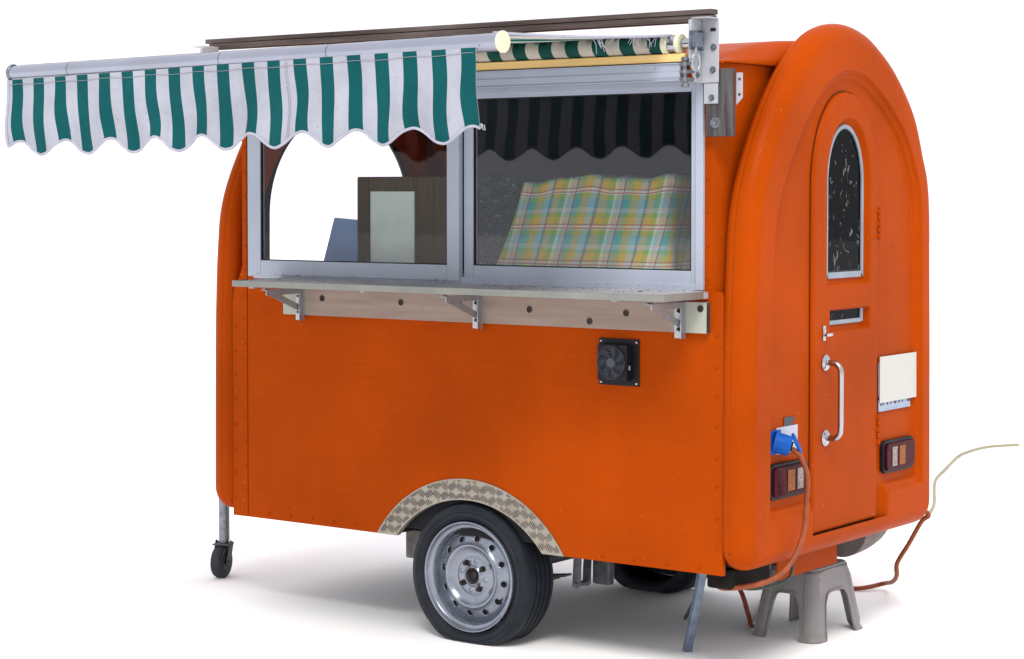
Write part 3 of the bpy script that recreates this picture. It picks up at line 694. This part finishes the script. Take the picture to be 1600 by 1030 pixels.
# window openings: arch and slot
WL, WRr, WBt, WSp, WTp = .592, .884, 1.384, 1.735, 1.945
wcn, whh = (WL+WRr)/2, (WRr-WL)/2
def wl_outline(g):
    zz_ = np.linspace(WBt-g, WSp, 30); top_ = [(wcn-(whh+g)*math.cos(a), WSp+(WTp+g-WSp)*math.sin(a)) for a in np.linspace(0, math.pi, 40)]
    return np.array([(wcn-whh-g, z) for z in zz_]+top_+[(wcn+whh+g, z) for z in zz_[::-1]])
def sd_arch(Y, Z, g=0):
    h, top_ = whh+g, WTp+g-WSp
    k = np.where(Z > WSp, 1-np.sqrt(((Y-wcn)/h)**2+((Z-WSp)/top_)**2), 0)
    low = np.minimum(h-np.abs(Y-wcn), Z-(WBt-g)); return np.where(Z > WSp, k*min(h, top_), np.minimum(low, h))
SB, ST = 1.214, 1.268
sdA_ = sd_arch(Y, Z, .030); sdS = np.minimum(np.minimum(WRr+.032-Y, Y-WL+.006), np.minimum(Z-(SB-.030), ST+.004-Z))
cut = np.maximum(sstep(0, .016, sdA_), sstep(0, .014, sdS))
XDF = XD+prot-.024*cut
fl = np.minimum(sd_arch(Y, Z, -.012), 1)
mb = MB()
vs = [(XDF[i, j], Y[i, j], Z[i, j]) for i in range(Y.shape[0]) for j in range(Y.shape[1])]
nv = Y.shape[1]; fs = []
hole = (sd_arch(Y, Z, -.004) > 0) | ((Y > WL+.004) & (Y < WRr-.004) & (Z > SB+.006) & (Z < ST-.001))
for i in range(Y.shape[0]-1):
    for j in range(nv-1):
        if hole[i, j] and hole[i+1, j] and hole[i, j+1] and hole[i+1, j+1]: continue
        fs.append((i*nv+j, (i+1)*nv+j, (i+1)*nv+j+1, i*nv+j+1))
mb.add(vs, fs)
door = obj('door', mb, ORANGE_F, T, 50); door['label'] = 'arched rear door with one tall and one slot window'
mb = MB()                                    # flat black strip painted in for the shaded gap round the door
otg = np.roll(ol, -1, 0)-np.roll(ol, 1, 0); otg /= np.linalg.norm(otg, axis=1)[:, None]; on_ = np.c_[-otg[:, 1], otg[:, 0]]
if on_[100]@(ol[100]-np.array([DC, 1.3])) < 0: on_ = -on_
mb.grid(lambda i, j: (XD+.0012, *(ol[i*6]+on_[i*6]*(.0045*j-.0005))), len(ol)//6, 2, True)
obj('door_gap_strip', mb, BLACKSEAL, T, 60)
mb = MB(); o1, o2 = wl_outline(.002), wl_outline(-.0125); n1 = len(o1); xs = XD+.014-.024
mb.grid(lambda i, j: ((xs-.002, xs+.006, xs+.006, xs-.004)[j], *((o1, o1, o2, o2)[j][i])), n1, 4, False)
for q in (mb,):
    q.box(xs-.002, xs+.006, WL+.016, WRr-.016, WBt-.002, WBt+.020)
fr = obj('window_frame', mb, TRIMG, door, 40)
mb = MB(); o3, o4 = wl_outline(-.012), wl_outline(-.018)
mb.grid(lambda i, j: (xs+.001, *((o3, o4)[j][i])), n1, 2); mb.box(xs-.0, xs+.001, WL+.02, WRr-.02, WBt+.020, WBt+.026); obj('glazing_seal', mb, BLACKSEAL, door)
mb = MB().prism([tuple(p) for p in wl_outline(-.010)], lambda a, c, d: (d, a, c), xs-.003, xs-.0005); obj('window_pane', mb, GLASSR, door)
mb = MB(); mb.box(xs-.002, xs+.006, WL-.002, WL+.006, SB, ST); mb.box(xs-.002, xs+.006, WRr-.016, WRr+.002, SB, ST); mb.box(xs-.002, xs+.006, WL+.006, WRr-.016, SB-.002, SB+.014)
obj('window_frame', mb, TRIMG, door, 40, .002)
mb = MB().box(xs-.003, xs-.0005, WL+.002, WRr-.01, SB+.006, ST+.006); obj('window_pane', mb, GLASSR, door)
# handle, lock, hinges
hx = XD+.014
hp = [(hx+.004, .552, 1.080), (hx+.030, .552, 1.080)]+[(hx+.030+.034*math.sin(a), .552, 1.080-.034*(1-math.cos(a))) for a in np.linspace(.3, math.pi/2, 6)]
hp += [(hx+.064, .552, z) for z in np.linspace(1.03, .86, 6)]+[(hx+.064-.034*(1-math.cos(a)), .552, .84-.034*math.sin(a)) for a in np.linspace(.3, math.pi/2, 6)]+[(hx+.004, .552, .806)]
hd = MB().tube(hp, .0105, 16); hd = obj('handle', hd, CHROME, door, 60)
for z in (1.080, .806):
    mb = MB().lathe([(.030, 0), (.030, .006), (.024, .012), (.013, .014), (.0003, .014)], (hx-.001, .552, z), (1, 0, 0), 28); obj('handle_flange', mb, CHROME, door, 40)
mb = MB().lathe([(.010, 0), (.010, .005), (.0003, .006)], (hx, .541, 1.196), (1, 0, 0), 16); mb.box(hx, hx+.004, .531, .551, 1.16, 1.215); mb.tube([(hx, .541, 1.182), (hx+.022, .541, 1.182)], .007, 12); mb.box(hx+.020, hx+.026, .519, .563, 1.177, 1.188)
obj('lock', mb, CHROME, door, 40, .001)
def hinge(z0, z1):
    mb = MB(); y = DR+.002; x = XD+.012; n = 5; h = (z1-z0)/n
    for k in range(n): mb.lathe([(.0003, 0), (.0075, .001), (.0075, h-.003), (.0003, h-.002)], (x+.004, y, z0+k*h), (0, 0, 1), 12)
    for k in range(3):
        zc = z0+h*(.5+2*k); mb.box(x-.001, x+.003, y-.030, y-.006, zc-h*.46, zc+h*.46)
    for k in range(3): zc = z0+h*(.5+2*k); mb.box(x-.010, x-.006, y+.006, y+.030, zc-h*.46, zc+h*.46)
    o = obj('hinge', mb, ORANGE_F, door, 40, .001)
    mb = MB().tube([(x+.0035, y, z0-.002), (x+.0035, y, z1+.001)], .0055, 8); obj('hinge_pin', mb, HOLE, door, 40)
    for k in range(3):
        zc = z0+h*(.5+2*k)
        for xx, yy in ((x+.003, y-.020), (x-.006, y+.020)): mb = MB(); dome(mb, xx, yy, zc, .0045, .003, (1, 0, 0)); obj('screw', mb, ORANGE_F, door, 60)
hinge(1.522, 1.638); hinge(.742, .860)
# ---- tail lights
def tail_light(y0, y1, flip, name):
    x = XD+.001; z0, z1 = .622, .748; r = .022
    def rr(a0, a1, c0, c1, r): return arcpts((a1-r, c1-r), r, 0, 90, 5)+arcpts((a0+r, c1-r), r, 90, 180, 5)+arcpts((a0+r, c0+r), r, 180, 270, 5)+arcpts((a1-r, c0+r), r, 270, 360, 5)
    mb = MB().prism(rr(y0, y1, z0, z1, .026), lambda a, c, d: (d, a, c), x, x+.016); b_ = obj('tail_light', mb, BLACK, T, 30, .004); b_['label'] = name
    mb = MB().prism(rr(y0+.012, y1-.012, z0+.011, z1-.011, .018), lambda a, c, d: (d, a, c), x+.015, x+.026); obj('red_lens', mb, LENSR, b_, 30, .005, seg=3)
    L = y1-y0; ys = ((.20, .36, LENSC, 'clear_lens'), (.43, .62, LENSA, 'amber_lens'))
    for s0, s1, m_, nm in ys:
        a0, a1 = (y0+L*s0, y0+L*s1) if not flip else (y1-L*s1, y1-L*s0)
        mb = MB(); k = 9
        mb.grid(lambda i, j: (x+.0275+.0012*(j % 2), a0+(a1-a0)*i, z0+.026+(z1-z0-.052)*j/(2*k)), 2, 2*k+1)
        obj(nm, mb, m_, b_, 5)
    mb = MB()
    for yy in (y0+.007, y1-.007): dome(mb, yy, x+.016, (z0+z1)/2, .0001, .0001)
    return b_
tail_light(1.022, 1.290, False, 'right tail light below the number plate')
tail_light(.150, .420, True, 'tail light under the blue socket')
# ---- number plate
mb = MB(); mb.box(XD+.002, XD+.005, 1.004, 1.276, .862, 1.05); mb.box(XD+.005, XD+.007, 1.004, 1.276, .862, .868)
npl = obj('number_plate', mb, NPLATE, T, 30, .0015)
fc = bpy.data.curves.new('plate_text', 'FONT'); fc.body = '4MV017 2'; fc.size = .085; fc.extrude = .0008; fc.align_x = 'CENTER'
fo = bpy.data.objects.new('plate_text_tmp', fc); sc.collection.objects.link(fo); dg = bpy.context.evaluated_depsgraph_get()
me = bpy.data.meshes.new_from_object(fo.evaluated_get(dg)); bpy.data.objects.remove(fo)
tx = bpy.data.objects.new('plate_lettering', me); sc.collection.objects.link(tx); me.materials.append(mat('navy_plate_ink', (.01, .014, .05), .5))
for v in me.vertices: v.co = Vector((v.co.z, v.co.x*.80, v.co.y*1.25))
tx.parent = npl; tx.location = Vector((XD+.0056, 1.14, .884))-ORG[npl]
# ---- power socket, sticker
mb = MB().box(XD+.001, XD+.004, .215, .368, .778, .872); ps = obj('power_socket', mb, WHITEP, T, 30, .001)
SOC = Vector((XD+.004, .196, .826)); axs = Vector((.80, .45, -.24)).normalized()
mb = MB().lathe([(.040, -.004), (.040, .002), (.0355, .004), (.0355, .052), (.033, .056), (.030, .054), (.028, .03), (.0003, .03)], SOC+axs*.004, axs, 32)
for k in range(6):
    a = 2*math.pi*k/6; e1 = axs.orthogonal().normalized(); e2 = axs.cross(e1); p = SOC+axs*.010+(e1*math.cos(a)+e2*math.sin(a))*.0355
    mb.obox(p+axs*.014, axs*.022, (e1*math.cos(a)+e2*math.sin(a))*.0025, (e2*math.cos(a)-e1*math.sin(a))*.0035)
mb.box(XD+.002, XD+.009, .168, .238, .782, .866)
obj('socket_body', mb, BLUE, ps, 40, .002)
lidn = Vector((.80, .42, .42)).normalized(); lc = SOC+axs*.066+Vector((.004, .026, .010))
mb = MB().lathe([(.0003, .005), (.034, .005), (.039, .0025), (.039, -.003), (.035, -.006), (.0003, -.005)], lc, lidn, 36); obj('socket_lid', mb, BLUE, ps, 40)
mb = MB().tube([SOC+axs*.040, SOC+axs*.066], [.021, .017], 20); obj('plug', mb, BLACK, ps, 40)
mb = MB(); mb.add([(XD+.002, .270, .868), (XD+.002, .330, .868), (XD+.002, .350, .902), (XD+.002, .272, .905)], [(0, 1, 2, 3)]); 
obj('sticker', mb, mat('dark_blue_sticker', (.015, .018, .035), .4), T)

# ================================================================== the awning, bolted to the side
A = thing('awning', (0, -.05, 2.1), 'green and white striped awning with scalloped valance above the serving window', 'awning')
AY = -1.10
def bar_z(x): return 2.133+(x+1.29)/2.26*.020
BX0, BX1 = -1.262, .962
mb = MB(); k = 24
pf = [(.030*math.cos(a), .028*math.sin(a)) for a in np.linspace(0, 2*math.pi, k, endpoint=False)]
mb.grid(lambda i, j: (BX0+(BX1-BX0)*j, AY+pf[i][0], bar_z(BX0+(BX1-BX0)*j)+pf[i][1]), k, 2, True)
bar = obj('front_bar', mb, BAR, A, 40)
for x, m_, s in ((BX1, ENDCAP, 1), (BX0, STEEL, -1)):
    mb = MB().lathe([(.031, 0), (.034, .004), (.034, .010), (.030, .014), (.012, .015), (.0003, .017)], (x, AY, bar_z(x)), (s, 0, 0), 32); obj('end_cap', mb, m_, A, 40)
for x in (-.95, -.2, .28): mb = MB().lathe([(.0312, -.0008), (.0312, .0008)], (x, AY, bar_z(x)), (1, 0, 0), 32); obj('bar_joint', mb, DSTEEL, bar)
# valance
VX0, VX1, NV = -1.268, .885, 30
def scal(x):
    ph = (x-(SX0+SGW/2))/(2*SPER); return 1.884+.016*(x+1.29)/2.16-.0255*(1-np.cos(2*math.pi*ph))
rp = rng.uniform(0, 6.28, 8)
def vpoint(x, t):
    zt = 2.104+.033*(x+1.24)/2.11+.004; zb = scal(x); 
    rip = .004*math.sin(x*23+rp[0])+.002*math.sin(x*51+rp[1]+t*2)+.0015*math.sin(x*97+rp[2])
    ex = .0028*math.sin(x*31+rp[3]+t*5.5)+.002*math.sin(x*13+t*9+rp[4])
    lean = -.018*max(0, (-.9-x)/.4)
    y = AY-.026+(rip*min(1, t*1.6)+.010*math.sin(t*5+x*3+rp[5])*t)+.018*t
    return (x+ex*t+lean*t*1.5, y, zt+(zb-zt)*t)
nx = 420
xs_ = np.linspace(VX0, VX1, nx)
mb = MB().grid(lambda i, j: vpoint(xs_[i], j/NV), nx, NV+1, uv=lambda i, j: (xs_[i], j/NV))
val = obj('valance', mb, VAL, A, 80)
mb = MB().tube([vpoint(x, 1.0) for x in xs_], .0048, 6); mb.tube([vpoint(xs_[0], t) for t in np.linspace(0, 1, 20)], .006, 6)
obj('piping', mb, PIPING, val, 60)
mb = MB()
for x in xs_[::2]: pass
mb.tube([tuple(np.array(vpoint(x, .075))+np.array([0, -.0012, 0])) for x in xs_[::3]], .0009, 4)
for xq in (.005, .012): mb.tube([tuple(np.array(vpoint(SX0+SPER*11+SGW+.02+xq, t))+np.array([0, -.0012, 0])) for t in np.linspace(0.02, .98, 30)], .0008, 4)
obj('stitching', mb, mat('grey_thread', (.28, .26, .30), .8), val)
mb = MB()
for k in range(9):          # frayed thread ends at the right hand corners
    p = Vector(vpoint(xs_[-1], .98 if k < 5 else 0.0)); mb.tube([p, p+Vector((random.uniform(.004, .014), random.uniform(-.01, .01), random.uniform(-.008, .014))), p+Vector((random.uniform(.008, .02), random.uniform(-.01, .01), random.uniform(-.012, .01)))], .0018, 4)
obj('frayed_thread', mb, PIPING, val, kind='stuff')
# canopy: roller to bar, slightly sagging
RY, RZ, RX0, RX1 = -.085, 2.205, -1.262, .945
def cpoint(x, t):
    z0, z1 = RZ+.030, bar_z(x)+.029; s = -.006*math.sin(math.pi*t)*(1+.15*math.sin(x*14)); e = -.000*math.sin(math.pi*t)*sstep(.8, .95, np.array(x))
    return (x, RY+(AY-RY)*t, z0+(z1-z0)*t+s+.003*math.sin(x*31)*math.sin(math.pi*t)+float(e))
xc = np.linspace(RX0+.02, RX1-.01, 160)
mb = MB().grid(lambda i, j: cpoint(xc[i], j/24), 160, 25, uv=lambda i, j: (xc[i], j/24)); can = obj('canopy', mb, CANVAS, A, 80)
mb = MB().tube([cpoint(xc[-1], t) for t in np.linspace(0, 1, 20)], .005, 6); obj('hem', mb, PIPING, can)
mb = MB()
for k in range(26):
    t = random.uniform(.0, .5); p = Vector(cpoint(xc[-1], t)); d = Vector((random.uniform(-.01, .015), random.uniform(-.02, .03), -random.uniform(.02, .055)))
    mb.tube([p, p+d*.5+Vector((random.uniform(-.01, .01), random.uniform(-.012, .012), .004)), p+d], .0009, 4)
obj('loose_thread', mb, PIPING, can, kind='stuff')
# roller with the rolled cloth
mb = MB(); n_ = 28
mb.grid(lambda i, j: (RX0+(RX1-.03-RX0)*j/60, RY+(.033+.0008*math.sin(j*2.1))*math.cos(2*math.pi*i/n_), RZ+(.033+.0008*math.sin(j*1.7))*math.sin(2*math.pi*i/n_)), n_, 61, True, uv=lambda i, j: (RX0+(RX1-.03-RX0)*j/60+.004*math.sin(6.28*i/n_), i/n_))
rol = obj('roller', mb, ROLLED, A, 60)
for a0, a1, r in ((RX1-.035, RX1-.012, .036), (RX1+.018, RX1+.036, .034)): mb = MB().lathe([(.0003, 0), (r, 0.0), (r, a1-a0), (.0003, a1-a0)], (a0, RY, RZ), (1, 0, 0), 28); obj('roller_collar', mb, ENDCAP, A, 40, .002)
mb = MB().lathe([(.031, 0), (.031, .032)], (RX1-.013, RY, RZ), (1, 0, 0), 28); mb.lathe([(.018, 0), (.018, .05)], (RX1+.03, RY, RZ), (1, 0, 0), 20); obj('roller_tube', mb, CHROME, A, 40)
# folding arm lying along the wall, pivot, timber batten
mb = MB(); z0, z1 = 2.078, 2.139
mb.box(-1.18, .985, -.105, -.062, z0+.004, z1-.004); mb.box(-1.18, .985, -.1075, -.105, z0+.012, z1-.030); mb.box(-1.18, .985, -.110, -.062, z1-.004, z1); mb.box(-1.18, .985, -.1085, -.0625, z0, z0+.004)
obj('folding_arm', mb, FRAME, A, 30, .0015)
mb = MB()
for z in (2.082, 2.108, 2.134): mb.lathe([(.0003, -.006), (.017, -.006), (.017, .006), (.0003, .006)], (1.000, -.100, z), (0, 0, 1), 16); mb.box(.985, 1.03, -.112, -.088, z-.005, z+.005)
mb.lathe([(.009, -.042), (.009, .046), (.0003, .047)], (1.000, -.100, 2.108), (0, 0, 1), 10)
for z in (2.062, 2.152): mb.lathe([(.0003, -.006), (.0135, -.006), (.0135, .006), (.0003, .006)], (1.0, -.1, z), (0, 0, 1), 6)
obj('arm_pivot', mb, STEEL, A, 40)
mb = MB().box(-1.20, 1.00, -.104, -.030, 2.1425, 2.171); obj('batten', mb, BATTEN, A, 30, .003)
# right-hand bracket: flange across the roller end, back plate with bolts, gear and crank eye
def bracket_a(xf, sg, full):
    mb = MB()
    mb.prism([(-.020, 2.072), (-.020, 2.292), (-.098, 2.288), (-.112, 2.282), (-.112, 2.150), (-.094, 2.100), (-.080, 2.072)], lambda a, c, d: (d, a, c), xf, xf+.004*sg)
    x0, x1 = sorted((xf+.004*sg, xf+.072*sg)); mb.box(x0, x1, -.036, -.031, 2.072, 2.290)
    x0, x1 = sorted((xf, xf+.012*sg)); mb.box(x0, x1, -.115, -.112, 2.152, 2.282)
    x0, x1 = sorted((xf+.004*sg, xf+.070*sg)); mb.box(x0, x1, -.100, -.036, 2.288, 2.292)
    x0, x1 = sorted((xf+.012*sg, xf+.068*sg)); mb.box(x0, x1, -.0325, -.0285, 2.000, 2.071)
    return obj('wall_bracket', mb, WHITEM, A, 30, .002)
bk = bracket_a(1.022, 1, True); bk['label'] = 'white steel bracket at the roller end above the wooden block'
def hexb(x, y, z, r, ax):
    mb = MB().lathe([(r*1.5, 0), (r*1.5, .002), (r, .002), (r, .008), (.0003, .009)], (x, y, z), ax, 6); obj('bolt', mb, STEEL, A, 30)
hexb(1.075, -.036, 2.192, .0085, (0, -1, 0)); hexb(1.072, -.036, 2.115, .0085, (0, -1, 0)); hexb(1.065, -.0325, 2.020, .0080, (0, -1, 0)); hexb(1.026, -.062, 2.098, .0075, (1, 0, 0))
mb = MB(); mb.prism(arcpts((1.079, 2.252), .006, -90, 90, 6)+arcpts((1.067, 2.252), .006, 90, 270, 6), lambda a, c, d: (a, d, c), -.0368, -.0362); obj('bracket_slot', mb, HOLE, A)
mb = MB(); mb.box(1.030, 1.062, -.125, -.085, 2.190, 2.238); mb.box(1.034, 1.040, -.130, -.080, 2.180, 2.246); mb.lathe([(.028, 0), (.028, .012), (.012, .014), (.0003, .014)], (1.028, -.070, 2.215), (1, 0, 0), 20)
for z in (2.185, 2.245): mb.tube([(1.028, -.052, z), (1.045, -.052, z)], .006, 8)
gear = obj('gearbox', mb, mat('blue_grey_cast_metal', (.13, .15, .20), .45, .5, .4, .35, 40), A, 30, .003)
ey = [(1.050, -.112, 2.190), (1.050, -.114, 2.165)]+[(1.052+.003*math.sin(a), -.114+.019*math.sin(a), 2.138+.030*math.cos(a)) for a in np.linspace(0.2, 2*math.pi-.1, 22)]
mb = MB().tube(ey, .0042, 8); obj('crank_eye', mb, ALU, A, 60)
lb = bracket_a(-1.282, -1, False); lb['label'] = 'white steel bracket at the left end of the roller'
# wooden block that carries the bracket, small white plate, plank on top
mb = MB().box(1.040, 1.144, -.028, -.006, 1.888, 2.119); pst = obj('mounting_block', mb, WOODV, A, 30, .002)
mb = MB().lathe([(.019, 0), (.019, .002), (.0003, .0021)], (1.078, -.028, 1.935), (0, -1, 0), 24); mb.lathe([(.009, .002), (.009, .010), (.0003, .011)], (1.078, -.028, 1.935), (0, -1, 0), 6); obj('bolt', mb, STEEL, pst, 30)
mb = MB().prism([(.004, 1.995), (.028, 2.018), (.028, 2.104), (.004, 2.104)], lambda a, c, d: (1.146+a, d, c), -.012, -.008); wp = obj('mending_plate', mb, WHITEM, A, 30, .001)
for z in (2.082, 2.030): mb = MB(); dome(mb, 1.163, -.012, z, .005, .003); obj('screw', mb, HOLE, wp)
mb = MB(); n_ = 80
mb.box(-1.36, 1.040, .002, .045, 2.284, 2.308); mb.box(-1.38, 1.044, .000, .045, 2.3095, 2.328)
obj('plank', mb, WOODX, A, 30, .003)
mb = MB()
mb.box(1.0, 1.03, .004, .04, 2.16, 2.2855)
obj('plank_support', mb, WOODX, A, 30)

# ================================================================== things inside the window
mb = MB()
n1, n2 = 150, 46
def rrect(t, x0, x1, y0, y1, r):
    """point at perimeter fraction along a rounded rectangle starting at its front left corner"""
    segs = []; W, Dp = x1-x0-2*r, y1-y0-2*r; per = 2*(W+Dp)+2*math.pi*r; s = (t % 1)*per
    for L, f in ((W, lambda s: (x0+r+s, y0)), (math.pi*r/2, lambda s: (x1-r+r*math.sin(s/r), y0+r-r*math.cos(s/r))), (Dp, lambda s: (x1, y0+r+s)), (math.pi*r/2, lambda s: (x1-r+r*math.cos(s/r), y1-r+r*math.sin(s/r))),
                 (W, lambda s: (x1-r-s, y1)), (math.pi*r/2, lambda s: (x0+r-r*math.sin(s/r), y1-r+r*math.cos(s/r))), (Dp, lambda s: (x0, y1-r-s)), (math.pi*r/2, lambda s: (x0+r-r*math.cos(s/r), y0+r-r*math.sin(s/r)))):
        if s <= L+1e-9: return f(s)
        s -= L
    return (x0+r, y0)
ph = rng.uniform(0, 6.28, 12)
def cloth(i, j):
    t = i/n1; v = j/(n2-1)
    if v < .22:                                  # top
        q = v/.22; k = .05+.95*q; x0, x1, y0, y1 = .365-.355*k, .365+.355*k, .47-.17*k, .47+.15*k; z = 1.757+.004*math.sin(9*t+ph[0])-.004*q**3
        r = .045*k
    else:
        q = (v-.22)/.78; x0, x1 = .008-.035*q, .722+.045*q; y0, y1 = .300-.165*q, .622+.03*q; z = 1.752-.376*q; r = .045+.03*q
    x, y = rrect(t, x0, x1, y0, y1, r)
    z += (.008*math.sin(x*15+ph[1])+.004*math.sin(x*37+y*20+ph[4]))*max(0, 1-abs(v-.2)/.35)-.020*max(0, 1-(x+.01)/.22)*max(0, 1-abs(v-.22)/.5)
    wq = max(0, (v-.22)/.78)
    fold = (.016*math.sin(t*38+ph[2]+2*wq)+.009*math.sin(t*83+ph[3]+wq))*wq-.012*math.sin(wq*math.pi)*(1+math.sin(x*8+ph[5]))
    cx, cy = .365, .45; dx, dy = x-cx, y-cy; L = math.hypot(dx, dy)+1e-6
    return (x+dx/L*fold, y+dy/L*fold, z)
def cuv(i, j):
    x, y, z = cloth(i, j); v = j/(n2-1)
    if v < .22: return (x, 1.0+(y-.3))
    q = (v-.22)/.78
    return (x+max(0, y-(.315-.165*q)), 1.0-q*.41)
mb.grid(cloth, n1, n2, True, uv=cuv)
cl = obj('plaid_cloth', mb, PLAID, None, 80); tag(cl, 'yellow and teal plaid cloth draped over a box on the worktop inside', 'cloth')
mb = MB()
N = thing('framed_notice', (-.78, .33, 1.376), 'brown framed notice with pale sheet standing inside the serving window', 'notice')
th = R(6)
def fr_(a, c, d): return (-.60+a*math.cos(th)-d*math.sin(th)*0, .32+d+a*.05, 1.376+c)
mb = MB()
for a0, a1, c0, c1 in ((-.225, -.165, 0, .385), (.065, .245, 0, .385), (-.165, .065, .325, .385), (-.165, .065, 0, .02)): mb.prism([(a0, c0), (a1, c0), (a1, c1), (a0, c1)], fr_, 0, .03)
obj('notice_frame', mb, WOODF, N, 30, .006)
mb = MB().prism([(-.165, .02), (.065, .02), (.065, .325), (-.165, .325)], fr_, .012, .016); obj('sheet', mb, PAPER, N)
mb = MB(); mb.prism([(-.50, 0), (-.20, 0), (-.21, .20), (-.45, .215)], lambda a, c, d: (-.60+a, .40+d+c*.12, 1.376+c), 0, .012)
tag(obj('card', mb, BLUEP, None, 30, .003), 'pale blue card leaning beside the brown framed notice', 'card')
mb = MB(); hsh = rng.normal(0, 1, (40, 60))
for _ in range(1): hsh = (hsh+np.roll(hsh, 1, 0)+np.roll(hsh, 1, 1))/2
mb.grid(lambda i, j: (-.29+.008*hsh[i, j]+.17*i/39*(1.0 if j > 24 else .55), .46+.014*hsh[(i+7) % 40, j], 1.376+.40*j/59-.05*abs(i/39-.5)*(j/59)), 40, 60)
tag(obj('plastic_sheet', mb, PLASTIC, None, 20), 'crumpled shiny dark sheet hanging beside the plaid cloth', 'plastic sheet')

# ================================================================== blank card over the number plate
mb = MB().box(XD+.008, XD+.011, 1.003, 1.320, .895, 1.072)
tag(obj('blank_card', mb, CARD, None, 30, .0008), 'blank off-white square card covering most of the number plate', 'card')
# ================================================================== crumbs on the shelf
mb = MB()
for k in range(230):
    x = random.uniform(-.98, 1.0); y = -.02-abs(random.gauss(0, .11)); 
    if y < -.285: continue
    s = random.uniform(.0014, .0042)*(1.8 if random.random() < .08 else 1); a = random.uniform(0, 3.14); z = SZ+.004+(y+.012)/.28*.005
    u, v_ = Vector((math.cos(a), math.sin(a), 0))*s*random.uniform(1, 2.2), Vector((-math.sin(a), math.cos(a), 0))*s
    p = Vector((x, y, z+.0006)); mb.add([p+u, p+v_, p-u, p-v_, p+Vector((s*.3, 0, s*.35))], [(0, 1, 4), (1, 2, 4), (2, 3, 4), (3, 0, 4), (3, 2, 1, 0)])
for k in range(60):
    x = random.uniform(-1.1, .98); s = random.uniform(.0015, .004); z = WB+.008; p = Vector((x, -.022-.002, WB+random.uniform(.008, .012)))
    mb.add([p+Vector((s*1.6, 0, 0)), p+Vector((0, -s, 0)), p-Vector((s*1.6, 0, 0)), p+Vector((0, .002, 0)), p+Vector((s*.3, 0, s*.4))], [(0, 1, 4), (1, 2, 4), (2, 3, 4), (3, 0, 4)])
o = obj('leaf_crumbs', mb, DEB, None, 20, kind='stuff'); o['label'] = 'dark dry leaf crumbs scattered on the shelf'; o['category'] = 'debris'

# ================================================================== stool under the rear edge
S = thing('step_stool', (.92, .945, 0), 'grey moulded plastic step stool propped under the trailer\'s rear edge', 'stool')
SX, SY, SHt = .92, .945, .268
NS, NZ = 384, 22
ex, ey_ = .142, .196                       # half sizes at the foot
def sside(t):
    """signed distance along the nearest side from its middle, and that side's half length"""
    x, y = rrect(t, -ex, ex, -ey_, ey_, .045)
    if abs(x)/ex > abs(y)/ey_: return abs(y), ey_
    return abs(x), ex
def srow(i, j):
    t = i/NS; a, half = sside(t); e = half-(.070 if half < .15 else .082)
    zb = .172*max(0, 1-(a/e)**6)**.5 if a < e else 0.
    z = zb+(SHt-.010-zb)*(j/(NZ-1))**1.15; k = z/SHt; f = 1-.285*k
    lip = .0065*float(sstep(.012, .002, np.array(z-zb)))
    rib = .004*float(sstep(.030, .022, np.array(abs(a-(half-.030)))))*float(sstep(.93, .80, np.array(k)))*float(sstep(.02, .035, np.array(z)))
    g = lip+rib
    x, y = rrect(t, -ex*f-g, ex*f+g, -ey_*f-g, ey_*f+g, .045*f)
    return (SX+x, SY+y, z)
mb = MB().grid(srow, NS, NZ, True); obj('body', mb, SOFT, S, 50, solid=.005)
mb = MB()
def topf(i, j):
    t = i/64; k = (0, .5, .88, .96, .985, 1.0, 1.0)[j]; z = SHt-(0, 0, 0, .001, .003, .008, .014)[j]
    x, y = rrect(t, SX-.1025*k, SX+.1025*k, SY-.1415*k, SY+.1415*k, .032*max(k, .05)); return (x, y, z+.0015)
mb.grid(topf, 64, 7, True); obj('seat', mb, SOFT, S, 60)
mb = MB()
for k in range(40): dome(mb, SX+random.uniform(-.09, .09), SY+random.uniform(-.12, .12), SHt+.0015, .005, .0012, (0, 0, 1))
obj('grip_dimple', mb, SOFT, S, 60, kind='stuff')

# ================================================================== orange power cord from the socket, under the floor and away
def sm(p, n=10): return [tuple(q) for q in spline(p, n)]
pl = SOC+axs*.064+Vector((0, 0, -.008))
mb = MB().tube(sm([pl, pl+axs*.02+Vector((0, 0, -.008)), (1.262, .258, .765), (1.270, .285, .700), (1.258, .300, .600), (1.250, .297, .505), (1.240, .255, .425), (1.220, .190, .368), (1.17, .12, .335), (1.06, .08, .315), (.96, .20, .30), (.80, .50, .26), (.70, .80, .16), (.715, .84, .06), (.728, .850, .013), (.612, 1.124, .011), (.514, 1.327, .011), (.425, 1.533, .011), (.445, 1.660, .011), (.571, 1.753, .011), (.708, 1.790, .011), (.79, 1.87, .03), (.93, 1.66, .085), (1.026, 1.50, .145), (1.050, 1.455, .205), (1.102, 1.45, .288), (1.157, 1.45, .383), (1.185, 1.455, .41), (1.16, 1.44, .44)], 10), .0095, 10)
tag(obj('power_cord', mb, CORD, None, 60), 'orange power cord hanging from the blue socket and looping under the trailer', 'cord')
mb = MB().tube(sm([(.98, .18, .33), (1.10, .14, .31), (1.17, .20, .315), (1.20, .28, .335), (1.19, .33, .375)], 8), .006, 8)
tag(obj('cable', mb, mat('dark_green_cable', (.015, .03, .02), .5), None, 60), 'thin dark green cable sagging under the trailer floor beside the orange plate', 'cable')
mb = MB().tube(sm([(.09, 3.76, .009), (.03, 3.95, .009), (-.095, 4.272, .009), (-.45, 5.05, .012), (-.632, 5.595, .012), (-.80, 6.12, .012), (-.862, 6.40, .012), (-.87, 6.76, .012), (-.75, 7.0, .012)], 10), .0085, 8)
tag(obj('hose', mb, HOSE, None, 60), 'thin pale yellow hose curving away behind the trailer', 'hose')
